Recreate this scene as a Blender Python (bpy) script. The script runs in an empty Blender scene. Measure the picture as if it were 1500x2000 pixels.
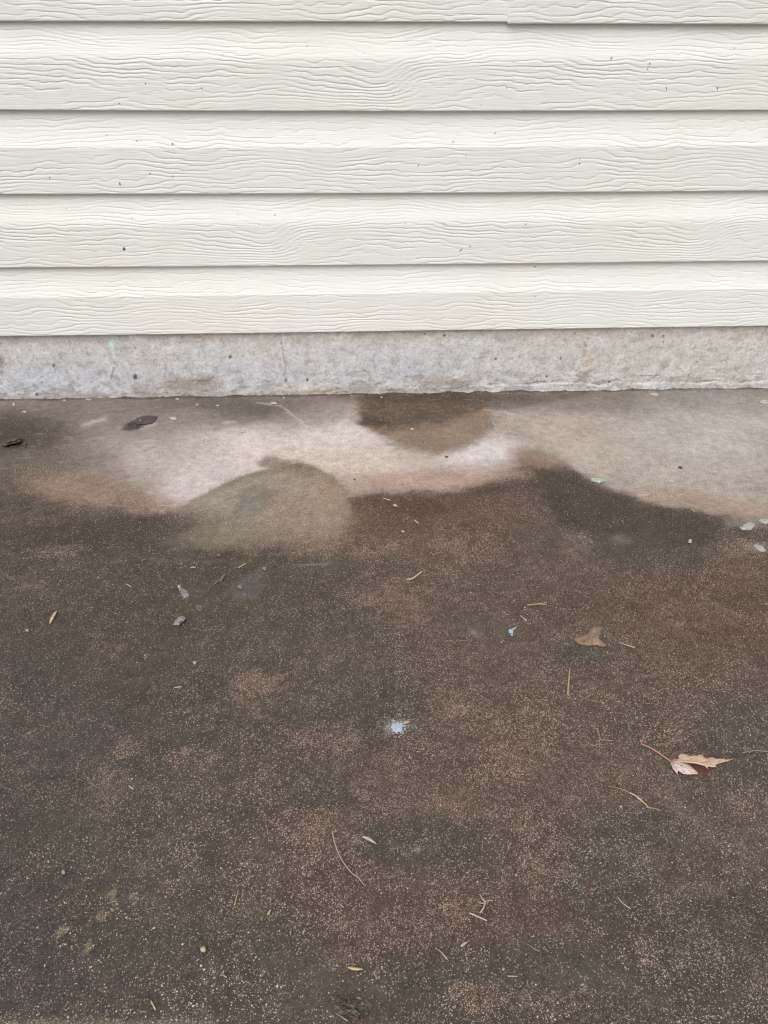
import bpy, math, random
import numpy as np
from mathutils import Vector, Matrix

C = bpy.context.scene.collection
S = bpy.context.scene

# ------------------------------------------------------------------ camera
CAM_H, CAM_D, PITCH, YAW, ROLL = 0.63696, 1.45654, 0.56417, 0.04733, 0.00352
F_PX, CX, CY = 1500.0, 750.0, 1000.0            # focal length and centre, in units of a 1500 x 2000 frame
FND_H, LAP = 0.13468, 0.127                     # foundation height, siding exposure
cy_, sy_, cp_, sp_ = math.cos(YAW), math.sin(YAW), math.cos(PITCH), math.sin(PITCH)
FW = np.array([sy_*cp_, cy_*cp_, -sp_])
RT0 = np.array([cy_, -sy_, 0.0]); UP0 = np.cross(RT0, FW)
RT = RT0*math.cos(ROLL) + UP0*math.sin(ROLL)
UP = -RT0*math.sin(ROLL) + UP0*math.cos(ROLL)
EYE = np.array([0, -CAM_D, CAM_H])
cam_data = bpy.data.cameras.new('camera')
cam = bpy.data.objects.new('camera', cam_data); C.objects.link(cam)
cam.matrix_world = Matrix(((RT[0], UP[0], -FW[0], EYE[0]), (RT[1], UP[1], -FW[1], EYE[1]),
                           (RT[2], UP[2], -FW[2], EYE[2]), (0, 0, 0, 1)))
cam_data.sensor_fit = 'VERTICAL'; cam_data.sensor_height = 24.0; cam_data.lens = 24.0*F_PX/2000.0
cam_data.clip_start = 0.01; cam_data.clip_end = 500
S.camera = cam

# ------------------------------------------------------------------ light
SUN_EL, SUN_AZ = 55.0, 200.0        # azimuth clockwise from +Y (the wall's normal points to -Y)
world = bpy.data.worlds.new('World'); S.world = world; world.use_nodes = True
wn, wl = world.node_tree.nodes, world.node_tree.links
for n in list(wn): wn.remove(n)
sky = wn.new('ShaderNodeTexSky'); sky.sky_type = 'NISHITA'; sky.sun_disc = False
sky.sun_elevation = math.radians(SUN_EL); sky.sun_rotation = math.radians(SUN_AZ)
sky.air_density = 1.0; sky.dust_density = 4.0; sky.ozone_density = 1.0
hsv = wn.new('ShaderNodeHueSaturation'); hsv.inputs['Saturation'].default_value = 0.16   # cloud cover greys the sky
bg = wn.new('ShaderNodeBackground'); bg.inputs['Strength'].default_value = 0.12
wo = wn.new('ShaderNodeOutputWorld')
wl.new(sky.outputs[0], hsv.inputs['Color']); wl.new(hsv.outputs[0], bg.inputs[0]); wl.new(bg.outputs[0], wo.inputs[0])
sun_d = bpy.data.lights.new('sun', 'SUN'); sun_d.energy = 0.9; sun_d.angle = math.radians(50); sun_d.color = (1.0, 0.96, 0.91)
sun = bpy.data.objects.new('sun', sun_d); C.objects.link(sun)
az, el = math.radians(SUN_AZ), math.radians(SUN_EL)
sdir = Vector((math.sin(az)*math.cos(el), math.cos(az)*math.cos(el), math.sin(el)))
sun.rotation_euler = sdir.to_track_quat('Z', 'Y').to_euler()
S.view_settings.view_transform = 'Standard'; S.view_settings.look = 'None'
S.view_settings.gamma = 1.0; S.view_settings.use_curve_mapping = False
S.view_settings.exposure = 0.55
S.render.engine = 'CYCLES'; S.cycles.filter_width = 1.3; S.cycles.use_denoising = True; S.cycles.denoising_prefilter = 'NONE'; S.cycles.denoising_input_passes = 'RGB_ALBEDO_NORMAL'; S.cycles.max_bounces = 5; S.cycles.diffuse_bounces = 4; S.cycles.caustics_reflective = False

# ------------------------------------------------------------------ helpers
def lin(c):
    c = np.asarray(c, float)/255.0
    return np.where(c <= 0.04045, c/12.92, ((c+0.055)/1.055)**2.4)
GAIN = 1.30                                     # daylight falling on the slab: picture value -> reflectance
def alb(*c):
    return tuple(lin(c)/GAIN)

def project(P):
    v = P - EYE; z = v @ FW
    zs = np.maximum(z, 1e-3)
    return CX + F_PX*(v @ RT)/zs, CY - F_PX*(v @ UP)/zs, z
def ray(px, py):
    return FW + RT*(px-CX)/F_PX - UP*(py-CY)/F_PX
def gp(px, py, z=0.0):                          # point of the slab (or z above it) seen at a photograph pixel
    r = ray(px, py); t = (z-EYE[2])/r[2]
    return EYE + r*t
def wp(px, py, y=-0.012):
    r = ray(px, py); t = (y-EYE[1])/r[1]
    return EYE + r*t
def mpp(px, py):                                # metres per photograph pixel on the slab there
    return float((gp(px, py)-EYE) @ FW)/F_PX

def hash2(ix, iy, seed):
    h = (ix.astype(np.int64)*374761393 + iy.astype(np.int64)*668265263 + seed*974634777) & 0xFFFFFFFF
    h = ((h ^ (h >> 13))*1274126177) & 0xFFFFFFFF
    h = h ^ (h >> 16)
    return (h & 0xFFFFFF)/float(0xFFFFFF)
def vnoise(x, y, seed, perx=None):
    """gradient noise, about -1..1, optionally periodic in x"""
    x0 = np.floor(x); y0 = np.floor(y); fx = x-x0; fy = y-y0
    u = fx*fx*fx*(fx*(fx*6-15)+10); v = fy*fy*fy*(fy*(fy*6-15)+10)
    def g(dx, dy):
        ix = x0+dx; iy = y0+dy
        if perx: ix = np.mod(ix, perx)
        a = hash2(ix, iy, seed)*2*math.pi
        return np.cos(a)*(fx-dx)+np.sin(a)*(fy-dy)
    return 1.5*((g(0, 0)*(1-u)+g(1, 0)*u)*(1-v)+(g(0, 1)*(1-u)+g(1, 1)*u)*v)
def fbm(x, y, seed, octv=4, gain=0.5):
    s = 0; a = 1; n = 0
    for k in range(octv):
        s = s+a*vnoise(x*2**k, y*2**k, seed+k*17); n += a; a *= gain
    return s/n
def sstep(a, b, x):
    t = np.clip((x-a)/(b-a), 0, 1); return t*t*(3-2*t)
def poly_sdf(x, y, pts):
    """signed distance (negative inside) to a closed polygon"""
    d = np.full(x.shape, 1e18); inside = np.zeros(x.shape, bool); n = len(pts)
    for i in range(n):
        ax, ay = pts[i]; bx, by = pts[(i+1) % n]
        ex, ey = bx-ax, by-ay
        t = np.clip(((x-ax)*ex+(y-ay)*ey)/(ex*ex+ey*ey+1e-12), 0, 1)
        d = np.minimum(d, (x-ax-ex*t)**2+(y-ay-ey*t)**2)
        if ay != by:
            inside ^= ((ay > y) != (by > y)) & (x < (bx-ax)*(y-ay)/(by-ay)+ax)
    d = np.sqrt(d); return np.where(inside, -d, d)

def new_mesh(name, V, F, mat=None, smooth=True):
    me = bpy.data.meshes.new(name)
    if isinstance(F, np.ndarray) and F.ndim == 2:
        V = np.asarray(V, np.float32); nf, k = F.shape
        me.vertices.add(len(V)); me.vertices.foreach_set('co', V.ravel())
        me.loops.add(nf*k); me.loops.foreach_set('vertex_index', F.astype(np.int32).ravel())
        me.polygons.add(nf); me.polygons.foreach_set('loop_start', np.arange(0, nf*k, k, dtype=np.int32))
        me.update(calc_edges=True); me.validate()
    else:
        me.from_pydata([tuple(map(float, v)) for v in V], [], [tuple(map(int, f)) for f in F]); me.update()
    if smooth: me.polygons.foreach_set('use_smooth', [True]*len(me.polygons))
    if mat: me.materials.append(mat)
    return me
def link(name, me, parent=None, **props):
    o = bpy.data.objects.new(name, me); C.objects.link(o)
    if parent is not None: o.parent = parent
    for k, v in props.items(): o[k] = v
    return o
def grid_faces(nx, ny):                          # index = j*nx+i
    i, j = np.meshgrid(np.arange(nx-1), np.arange(ny-1)); a = (j*nx+i).ravel()
    return np.stack([a, a+1, a+nx+1, a+nx], 1)
def color_attr(me, name, rgb):
    at = me.attributes.new(name, 'FLOAT_COLOR', 'POINT')
    at.data.foreach_set('color', np.concatenate([rgb, np.ones((len(rgb), 1))], 1).astype(np.float32).ravel())
def float_attr(me, name, v):
    at = me.attributes.new(name, 'FLOAT', 'POINT'); at.data.foreach_set('value', np.asarray(v, np.float32).ravel())

# ------------------------------------------------------------------ node helpers
class NT:
    def __init__(s, name):
        s.m = bpy.data.materials.new(name); s.m.use_nodes = True
        s.t = s.m.node_tree; s.n = s.t.nodes; s.l = s.t.links
        s.b = s.n['Principled BSDF']
        s.co = s.n.new('ShaderNodeTexCoord').outputs['Object']
    def set(s, sock, v):
        if hasattr(v, 'is_output'): s.l.new(v, sock)
        elif isinstance(v, (tuple, list)) and len(v) == 3 and sock.type == 'RGBA': sock.default_value = (*v, 1)
        else: sock.default_value = v
    def math(s, op, a, b=None, clamp=False):
        n = s.n.new('ShaderNodeMath'); n.operation = op; n.use_clamp = clamp
        s.set(n.inputs[0], a)
        if b is not None: s.set(n.inputs[1], b)
        return n.outputs[0]
    def mapr(s, v, a, b, c=0.0, d=1.0, smooth=False):
        n = s.n.new('ShaderNodeMapRange'); n.interpolation_type = 'SMOOTHSTEP' if smooth else 'LINEAR'
        s.set(n.inputs['Value'], v)
        for k, q in zip(('From Min', 'From Max', 'To Min', 'To Max'), (a, b, c, d)): s.set(n.inputs[k], q)
        return n.outputs['Result']
    def scale(s, vec, sc, loc=(0, 0, 0)):
        n = s.n.new('ShaderNodeMapping'); s.l.new(vec, n.inputs['Vector']); n.inputs['Scale'].default_value = sc
        n.inputs['Location'].default_value = loc; return n.outputs[0]
    def noise(s, sc, det=3, rough=0.55, vec=None, out='Fac', dist=0.0):
        n = s.n.new('ShaderNodeTexNoise'); s.l.new(vec or s.co, n.inputs['Vector'])
        n.inputs['Scale'].default_value = sc; n.inputs['Detail'].default_value = det
        n.inputs['Roughness'].default_value = rough; n.inputs['Distortion'].default_value = dist
        return n.outputs[out]
    def voro(s, sc, vec=None, feature='F1'):
        n = s.n.new('ShaderNodeTexVoronoi'); s.l.new(vec or s.co, n.inputs['Vector']); n.feature = feature
        n.inputs['Scale'].default_value = sc; return n.outputs['Distance'], n.outputs.get('Color')
    def sep(s, c):
        n = s.n.new('ShaderNodeSeparateColor'); s.l.new(c, n.inputs[0]); return n.outputs
    def attr(s, name):
        n = s.n.new('ShaderNodeAttribute'); n.attribute_name = name; return n
    def mix(s, f, a, b, mode='MIX'):
        n = s.n.new('ShaderNodeMix'); n.data_type = 'RGBA'; n.blend_type = mode
        s.set(n.inputs['Factor'], f); s.set(n.inputs['A'], a) if False else None
        ia = [i for i in n.inputs if i.type == 'RGBA']
        s.set(ia[0], a); s.set(ia[1], b)
        return [o for o in n.outputs if o.type == 'RGBA'][0]
    def grey(s, v):
        n = s.n.new('ShaderNodeCombineColor')
        for i in range(3): s.set(n.inputs[i], v)
        return n.outputs[0]
    def bump(s, h, dist, strength=1.0, normal=None):
        n = s.n.new('ShaderNodeBump'); s.l.new(h, n.inputs['Height']); n.inputs['Distance'].default_value = dist
        n.inputs['Strength'].default_value = strength
        if normal: s.l.new(normal, n.inputs['Normal'])
        return n.outputs[0]
    def done(s, col, rough=0.7, normal=None, spec=0.3):
        s.set(s.b.inputs['Base Color'], col); s.set(s.b.inputs['Roughness'], rough)
        s.b.inputs['Specular IOR Level'].default_value = spec
        if normal: s.l.new(normal, s.b.inputs['Normal'])
        return s.m

def simple_mat(name, col, var=0.25, sc=300, rough=0.75, spec=0.25, bump=0.0004):
    t = NT(name)
    n = t.noise(sc, 4); n2 = t.noise(sc*0.2, 2)
    k = t.math('ADD', t.mapr(n, 0.25, 0.75, 1-var, 1+var), t.mapr(n2, 0.3, 0.7, -var*0.6, var*0.6))
    c = t.mix(1.0, col, t.grey(k), 'MULTIPLY')
    return t.done(c, rough, t.bump(n, bump, 0.8), spec)

# ------------------------------------------------------------------ slab: stains painted on vertices, grain in nodes
def slab_material():
    t = NT('weathered_concrete')
    tone = t.attr('tone').outputs['Color']; spk = t.attr('speck').outputs['Fac']; pink = t.attr('pink').outputs['Fac']
    streak = t.attr('streak').outputs['Fac']
    n1 = t.noise(14, 5, 0.6); n2 = t.noise(70, 4, 0.6); n3 = t.noise(420, 3, 0.65); n4 = t.noise(1300, 2, 0.6)
    k = t.math('MULTIPLY', t.mapr(n1, 0.3, 0.7, 0.86, 1.14), t.mapr(n2, 0.28, 0.72, 0.80, 1.20))
    k = t.math('MULTIPLY', k, t.mapr(n3, 0.25, 0.75, 0.58, 1.42))
    k = t.math('MULTIPLY', k, t.mapr(n4, 0.25, 0.75, 0.56, 1.44))
    col = t.mix(1.0, tone, t.grey(k), 'MULTIPLY')
    # worn scratches along the wall
    st = t.noise(55, 5, 0.72, t.scale(t.co, (0.42, 2.2, 1)), dist=0.6)
    sm = t.math('MULTIPLY', t.mapr(st, 0.57, 0.72, 0, 1, True), streak)
    col = t.mix(t.math('MULTIPLY', sm, 0.5), col, alb(205, 192, 182))
    st2 = t.noise(85, 6, 0.75, t.scale(t.co, (0.6, 1.5, 1), (3, 7, 0)), dist=0.5)
    sm2 = t.math('MULTIPLY', t.mapr(st2, 0.56, 0.72, 0, 1, True), streak)
    col = t.mix(t.math('MULTIPLY', sm2, 0.24), col, alb(112, 100, 94))
    # exposed sand grains: two sizes of cells, a random few of them pale
    clump = t.mapr(t.noise(34, 6, 0.75), 0.36, 0.64, 0.16, 1.15)
    clump2 = t.mapr(t.noise(110, 2, 0.5), 0.3, 0.7, 0.5, 1.2)
    amt = t.math('MULTIPLY', t.math('MULTIPLY', spk, clump), clump2)
    warp = t.n.new('ShaderNodeVectorMath'); warp.operation = 'ADD'
    nz = t.noise(900, 1, 0.5, out='Color')
    sc_ = t.n.new('ShaderNodeVectorMath'); sc_.operation = 'SCALE'; t.l.new(nz, sc_.inputs[0]); sc_.inputs['Scale'].default_value = 0.0012
    t.l.new(t.co, warp.inputs[0]); t.l.new(sc_.outputs[0], warp.inputs[1]); wv = warp.outputs[0]
    masks = []
    for sc, share, lo in ((340, 0.10, 0.42), (640, 0.55, 0.60), (1080, 1.10, 0.70)):
        d, c = t.voro(sc, wv); rgb = t.sep(c)
        # a cell is a pale grain when its random number falls below the local amount
        on = t.math('LESS_THAN', rgb[0], t.math('MULTIPLY', amt, share))
        r = t.mapr(rgb[1], 0, 1, lo*0.45, lo)
        m = t.mapr(d, t.math('MULTIPLY', r, 0.6), r, 1, 0, True)
        masks.append(t.math('MULTIPLY', t.math('MULTIPLY', m, on), t.mapr(t.math('POWER', rgb[2], 1.9), 0, 1, 0.18, 1.2)))
    m = t.math('MAXIMUM', t.math('MAXIMUM', masks[0], masks[1]), t.math('MULTIPLY', masks[2], 0.85))
    gcol = t.mix(t.noise(160, 2), alb(230, 212, 188), alb(224, 208, 194))
    gcol = t.mix(pink, gcol, alb(238, 190, 164))
    col = t.mix(t.math('MULTIPLY', m, 0.92), col, gcol)
    # a few dark pores
    d, c = t.voro(210, wv); rgb = t.sep(c)
    pore = t.math('MULTIPLY', t.math('LESS_THAN', rgb[0], 0.10), t.mapr(d, 0.12, 0.26, 1, 0, True))
    col = t.mix(t.math('MULTIPLY', pore, 0.5), col, alb(52, 46, 42))
    h = t.math('ADD', t.math('MULTIPLY', n3, 0.6), t.math('ADD', t.math('MULTIPLY', m, 0.5), t.math('MULTIPLY', n4, 0.5)))
    h = t.math('SUBTRACT', h, pore)
    b1 = t.bump(h, 0.0011, 0.75)
    rough = t.mapr(t.attr('wet').outputs['Fac'], 0, 1, 0.85, 0.55)
    return t.done(col, rough, b1, 0.25)

def build_slab():
    xs = np.concatenate([-np.geomspace(4.0, 1.08, 26), np.arange(-1.05, 1.0501, 0.0033), np.geomspace(1.08, 4.0, 26)])
    ys = np.concatenate([-np.geomspace(5.0, 1.38, 22), np.arange(-1.36, 0.03, 0.0033), [0.06, 0.15]])
    X, Y = np.meshgrid(xs, ys); X = X.ravel(); Y = Y.ravel()
    P = np.stack([X, Y, np.zeros_like(X)], 1)
    px, py, z = project(P)
    ok = z > 0.12
    px = np.clip(np.where(ok, px, 750+X*4000), -2500, 4000); py = np.where(ok, np.clip(py, 500, 4500), 4500.0)
    q = np.clip((py-600)/700.0, 0.12, 2.2)                       # size of a stain edge's wobble, nearer = larger
    wx = px + q*(34*fbm(X*12, Y*12, 5, 5, .6)+22*fbm(X*55, Y*55, 9, 4, .65))
    wy = py + q*(18*fbm(X*12, Y*12, 31, 5, .6)+13*fbm(X*55, Y*55, 37, 4, .65))
    tone = np.tile(lin((88, 77, 69)), (len(X), 1)); speck = np.full(len(X), 0.55); pink = np.full(len(X), 0.10)
    streak = np.zeros(len(X)); wet = np.full(len(X), 0.35); relief = np.zeros(len(X))
    def put(m, c=None, sp=None, pk=None, stv=None, wt=None, a=1.0):
        m = np.clip(m+1.5*grainy*m*(1-m), 0, 1)*a
        if c is not None: tone[:] = tone*(1-m[:, None])+lin(c)[None]*m[:, None]
        for arr, v in ((speck, sp), (pink, pk), (streak, stv), (wet, wt)):
            if v is not None: arr[:] = arr*(1-m)+v*m
    def blob(cx, cy, rx, ry, rot=0, soft=0.6, w=True):
        x = (wx if w else px)-cx; y = (wy if w else py)-cy
        c, s = math.cos(math.radians(rot)), math.sin(math.radians(rot))
        d = np.sqrt(((x*c+y*s)/rx)**2+((-x*s+y*c)/ry)**2)
        return 1-sstep(1-soft, 1+soft, d)
    def poly(pts, soft, w=1.0, off=0.0):
        x = px+(wx-px)*w; y = py+(wy-py)*w
        return 1-sstep(-soft, soft, poly_sdf(x, y*1.0, pts)+off)
    grainy = 1.1*fbm(X*45, Y*70, 201, 3, .75)+0.5*fbm(X*16, Y*24, 204, 3)
    big = fbm(X*3.2, Y*3.2, 77, 4)
    # dark algae-brown body of the slab, its broad colour zones
    put(sstep(-.1, .5, big), (94, 80, 70), a=.8)
    put(blob(200, 1330, 330, 330, 0, .7), (83, 76, 72), 0.34, wt=.5)
    put(blob(120, 1800, 420, 330, 0, .7), (82, 75, 71), 0.40)
    put(blob(420, 1180, 330, 150, 0, .6), (85, 76, 66), 0.20)
    put(blob(60, 1120, 260, 110, 0, .6), (84, 75, 66), 0.42)
    put(blob(560, 1330, 260, 150, 0, .7), (86, 78, 68), 0.45)
    put(blob(860, 1020, 230, 75, 0, .6), (101, 80, 69), 0.45, pk=.45)
    put(blob(1000, 1250, 330, 170, 0, .8), (95, 80, 70), 0.62, pk=.15)
    put(blob(1250, 1420, 380, 220, 0, .8), (95, 80, 70), 0.72)
    put(blob(1390, 1180, 240, 130, 0, .7), (97, 77, 66), 0.55, pk=.2)
    put(blob(1350, 1660, 330, 190, 0, .7), (96, 82, 72), 0.85)
    put(blob(830, 1560, 330, 130, 0, .7), (96, 80, 71), 0.75, pk=.3)
    put(blob(1280, 1900, 420, 210, 0, .7), (86, 77, 69), 0.68)
    put(blob(520, 1760, 300, 260, 0, .8), (88, 78, 71), 0.60)
    put(blob(740, 1760, 230, 130, 0, .7), (93, 78, 70), 0.78, pk=.35)
    put(blob(1050, 1800, 160, 60, 0, .6), (96, 78, 70), 0.5, pk=.3)
    for (x, y, rx, ry) in ((850, 1650, 120, 50), (720, 1380, 100, 75), (1440, 1450, 70, 90), (1080, 1860, 100, 35), (1150, 1920, 95, 38),
                           (1260, 1620, 90, 40), (1140, 1275, 70, 22), (560, 1850, 90, 60), (1180, 1740, 80, 80), (1290, 1080, 110, 40),
                           (640, 1220, 110, 30), (740, 1640, 45, 35), (620, 1550, 50, 55), (300, 1840, 120, 60), (130, 1640, 100, 50), (860, 1910, 120, 50)):
        put(blob(x, y, rx, ry, 0, .6), (84, 79, 71), 0.38, 0.0, a=.75)
    for (x, y, rx, ry) in ((1110, 1060, 100, 30), (930, 1220, 70, 20), (540, 1880, 60, 25), (680, 1940, 130, 60), (1120, 1910, 70, 28), (640, 1090, 50, 22)):
        put(blob(x, y, rx, ry, 10, .6), (97, 90, 80), 0.10, a=.6)
    # warm blotches where the sand shows
    for (x, y, rx, ry, r, a) in ((890, 1075, 70, 28, 0, .55), (780, 1175, 45, 40, 40, .8), (740, 1070, 60, 22, 0, .5), (490, 1335, 46, 18, -10, .85),
                                 (480, 1375, 22, 14, 0, .6), (640, 1440, 60, 20, 0, .45), (1120, 1065, 26, 26, 0, .6), (900, 1390, 30, 20, 0, .6),
                                 (60, 1140, 24, 10, 0, .75), (112, 1080, 28, 11, 0, .6), (215, 1265, 22, 14, 0, .55), (860, 1560, 50, 18, 0, .5),
                                 (1020, 1620, 20, 14, 0, .55), (215, 1540, 34, 30, -30, .55), (1060, 1700, 40, 40, 0, .45), (240, 1465, 24, 16, 0, .6),
                                 (590, 1610, 34, 22, 0, .4), (890, 1770, 32, 22, 0, .6), (1240, 1860, 30, 30, 0, .3), (930, 1950, 60, 20, 0, .55),
                                 (1110, 1960, 70, 20, 0, .4), (1010, 1460, 60, 50, -20, .35), (1360, 1210, 60, 18, 0, .45), (640, 1640, 70, 40, 20, .4),
                                 (560, 1060, 110, 26, 0, .6), (1440, 1090, 50, 30, 0, .4), (380, 1480, 40, 16, 0, .5), (700, 1170, 40, 20, 0, .3)):
        mb = blob(x, y, rx*1.3, ry*1.3, r, .95); mb = sstep(.25, .95, mb+.9*fbm(X*42, Y*42, 311, 4, .75)*(mb > .02))
        put(mb, None, 2.4, 1.0, a=a*.6); put(mb, (118, 90, 76), a=a*.22)
    for (x, y, rx, ry, r) in ((165, 1835, 13, 30, 25), (190, 1795, 20, 14, 0), (145, 1870, 9, 14, 25), (218, 1752, 14, 12, 0), (260, 1750, 20, 9, 0),
                              (118, 1815, 8, 10, 0)):
        put(sstep(.70, .90, blob(x, y, rx*.9, ry*.9, r, .9)+1.0*fbm(X*110, Y*110, 303, 2)), (146, 130, 104), 1.8, .2, a=.5)
    put(sstep(1982, 2004, py+8*fbm(X*40, Y*40, 3, 3))*(px < 420), (120, 110, 98), 2.2, .1, a=.6)
    # faint worn line across the slab
    put(np.exp(-((wy-1096+0.01*(px-300))/3.0)**2)*sstep(180, 260, px)*(1-sstep(420, 480, px)), (120, 110, 96), a=.4)
    # --- zone along the wall: greys and the bright dry strip
    put(poly([(-900, 740), (2600, 740), (2600, 1015), (1500, 1012), (1400, 1004), (1300, 992), (1220, 966), (1150, 938), (1090, 900), (1020, 900), (990, 930), (700, 960), (330, 985), (60, 965), (-900, 960)], 14),
        (130, 119, 112), 0.15, 0, .8, 0)
    put(poly([(240, 880), (330, 850), (450, 836), (560, 812), (640, 790), (700, 782), (712, 835), (770, 872), (830, 892), (900, 888), (950, 860), (985, 800), (1500, 775), (2600, 770), (2600, 1010),
              (1500, 1008), (1400, 1001), (1310, 990), (1230, 965), (1160, 938), (1090, 895), (1020, 890), (985, 918), (920, 930), (800, 950), (690, 968), (655, 950), (560, 930), (440, 955), (345, 1000), (300, 990), (250, 940)], 13),
        (160, 148, 140), 0.10, 0, 1.0, 0)
    put(blob(560, 870, 270, 48, -6, .6), (216, 206, 200), 0.25, stv=.9)
    put(blob(400, 935, 110, 32, -22, .6), (202, 190, 190), 0.25, a=.95)
    put(blob(700, 905, 190, 36, 5, .6), (200, 186, 176), 0.25, a=.9)
    put(blob(935, 890, 75, 36, -15, .6), (212, 204, 204), 0.2, a=.9)
    put(blob(840, 935, 170, 22, -4, .7), (172, 148, 134), 0.6, .6, a=.85)
    put(blob(1130, 850, 150, 60, 20, .7), (178, 167, 155), .15, a=.9)
    put(blob(1390, 850, 160, 70, 0, .7), (180, 175, 170), 0.15, stv=.55, a=.9)
    put(blob(1300, 930, 190, 40, 12, .7), (176, 166, 157), .15, a=.8)
    put(blob(1390, 985, 190, 18, 6, .8), (160, 136, 122), 0.3, .7, a=.7)
    put(blob(1120, 785, 190, 22, 0, .7), (128, 118, 112), a=.75)
    put(blob(1380, 785, 160, 22, 0, .7), (150, 146, 142), a=.7)
    put(blob(470, 800, 150, 24, 2, .7), (108, 100, 95), 0.1, stv=.7, a=.85)
    put(blob(600, 815, 90, 26, -20, .8), (150, 140, 134), 0.1, stv=1, a=.6)
    put(blob(310, 868, 130, 44, -8, .8), (166, 156, 154), .2, stv=.8, a=.7)
    put(blob(230, 820, 150, 24, 0, .8), (142, 131, 127), .2, stv=.9, a=.7)
    put(blob(80, 788, 120, 12, 0, .8), (142, 131, 126), .2, stv=.9, a=.6)
    put(blob(130, 800, 200, 30, 0, .7), (126, 115, 109), 0.2, stv=.8, a=.6)
    put(blob(20, 850, 110, 42, 0, .7), (80, 70, 60), 0.12, wt=.6, a=.9)
    put(blob(60, 905, 140, 30, 0, .8), (106, 97, 88), 0.3, stv=.4, a=.7)
    put(blob(-40, 960, 130, 50, 0, .7), (84, 76, 66), 0.45, a=.8)
    # reddish sandy band below the grey on the left
    put(blob(170, 958, 120, 34, 8, .6), (136, 110, 94), 1.6, .9, .2, a=.7)
    put(blob(290, 985, 60, 18, 6, .7), (138, 110, 96), 1.3, .8, a=.7)
    put(blob(60, 1020, 80, 16, 0, .8), (100, 78, 68), 0.6, .8, a=.7)
    put(blob(180, 1040, 220, 26, 0, .5), (78, 69, 59), 0.22, 0, 0, .6, a=.9)
    # the stains that run out from the wall
    put(poly([(703, 770), (700, 800), (708, 835), (750, 858), (800, 878), (850, 886), (900, 876), (945, 852), (962, 828), (955, 800), (950, 770)], 13, 1.4), (131, 111, 94), 0.5, .1, .6, .3)
    put(poly([(708, 766), (704, 800), (712, 832), (770, 838), (850, 824), (900, 812), (950, 792), (950, 766)], 16, 1.8), (102, 85, 72), 0.4, .2, .6, .6)
    put(blob(725, 822, 34, 13, 0, .6), (80, 66, 56), a=.8); put(blob(830, 815, 40, 9, 10, .7), (88, 74, 64), a=.6); put(blob(900, 850, 44, 22, -20, .8), (150, 130, 110), .2, a=.5); put(blob(775, 806, 40, 10, 0, .8), (112, 94, 80), .4, stv=.9, a=.5)
    put(blob(830, 775, 150, 12, 0, .7), (82, 69, 58), a=.8)
    put(poly([(940, 772), (1010, 768), (1150, 764), (1150, 772), (1000, 800), (960, 800)], 8), (98, 88, 80), stv=.5, a=.6)
    # dark damp olive below the bright strip, right of the middle
    put(poly([(1040, 915), (1100, 908), (1160, 945), (1230, 968), (1330, 1000), (1420, 1020), (1400, 1060), (1300, 1075), (1180, 1060), (1090, 1020), (1060, 960)], 10), (79, 70, 60), 0.16, 0, 0, .6, a=.9)
    put(blob(1050, 895, 50, 16, 10, .7), (140, 112, 98), 0.6, .8, a=.7)
    put(blob(1000, 950, 120, 12, -6, .7), (84, 70, 60), 0.2, a=.7)
    put(blob(1230, 1055, 80, 32, 0, .8), (92, 85, 76), 0.1, a=.5)
    put(blob(760, 985, 150, 14, 0, .8), (92, 73, 63), 0.3, .5, a=.7)
    # dried mud, its damp core and the tongue behind it
    mud = poly([(348, 1002), (395, 965), (440, 943), (500, 922), (560, 908), (592, 904), (620, 914), (652, 934), (670, 956), (682, 985), (720, 1060), (700, 1160), (300, 1160), (300, 1020)], 4, .35)
    low = (1-sstep(985, 1095, wy-0.10*(wx-520)+12*grainy))*sstep(300, 440, wx+0.6*(1000-wy))*(1-sstep(640, 720, wx+.4*(wy-990)))
    put(mud*np.maximum(low, 0), (144, 134, 122), 0.55, 0, 0, .2)
    rim = [(348, 1002), (395, 965), (440, 943), (500, 922), (560, 908), (592, 904), (620, 914), (652, 934), (668, 952)]
    dr = np.min([np.abs(poly_sdf(px+.35*(wx-px), py+.35*(wy-py)-5, [a, b, (b[0], b[1]+.4)])) for a, b in zip(rim[:-1], rim[1:])], axis=0)
    put(np.exp(-(dr/6.0)**2), (116, 104, 92), a=.55)                      # tide line along the upper edge of the mud
    relief += mud*low*0.0012
    put(blob(610, 1010, 80, 50, 0, .8), (146, 122, 102), 0.6, .5, a=.55)
    put(blob(650, 960, 30, 25, 0, .8), (150, 120, 100), a=.6)
    core = poly([(462, 972), (480, 955), (520, 948), (538, 962), (525, 990), (500, 1010), (472, 1022), (452, 1010)], 9, .9)
    put(core, (122, 116, 108), 0.0, wt=.6, a=.8); relief += core*0.0008
    put(blob(440, 1045, 110, 24, -4, .8), (132, 122, 106), 0.05, a=.7)
    put(np.maximum(blob(543, 907, 40, 12, 6, .4), blob(590, 918, 30, 12, 22, .6)), (128, 113, 99), 0.2, 0, 0, .5, a=.85)
    put(blob(395, 1165, 24, 32, 0, .7), (100, 92, 80), 0.05, a=.8); relief += blob(385, 1175, 14, 20, 0, .7)*0.002
    put(poly([(452, 1138), (500, 1105), (512, 1120), (505, 1180), (462, 1182), (450, 1165)], 10), (104, 98, 96), 0.3, a=.75)
    put(np.exp(-(poly_sdf(px, py, [(420, 1140), (460, 1100), (490, 1096), (460, 1104)])/5)**2), (112, 100, 84), a=.4)
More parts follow.
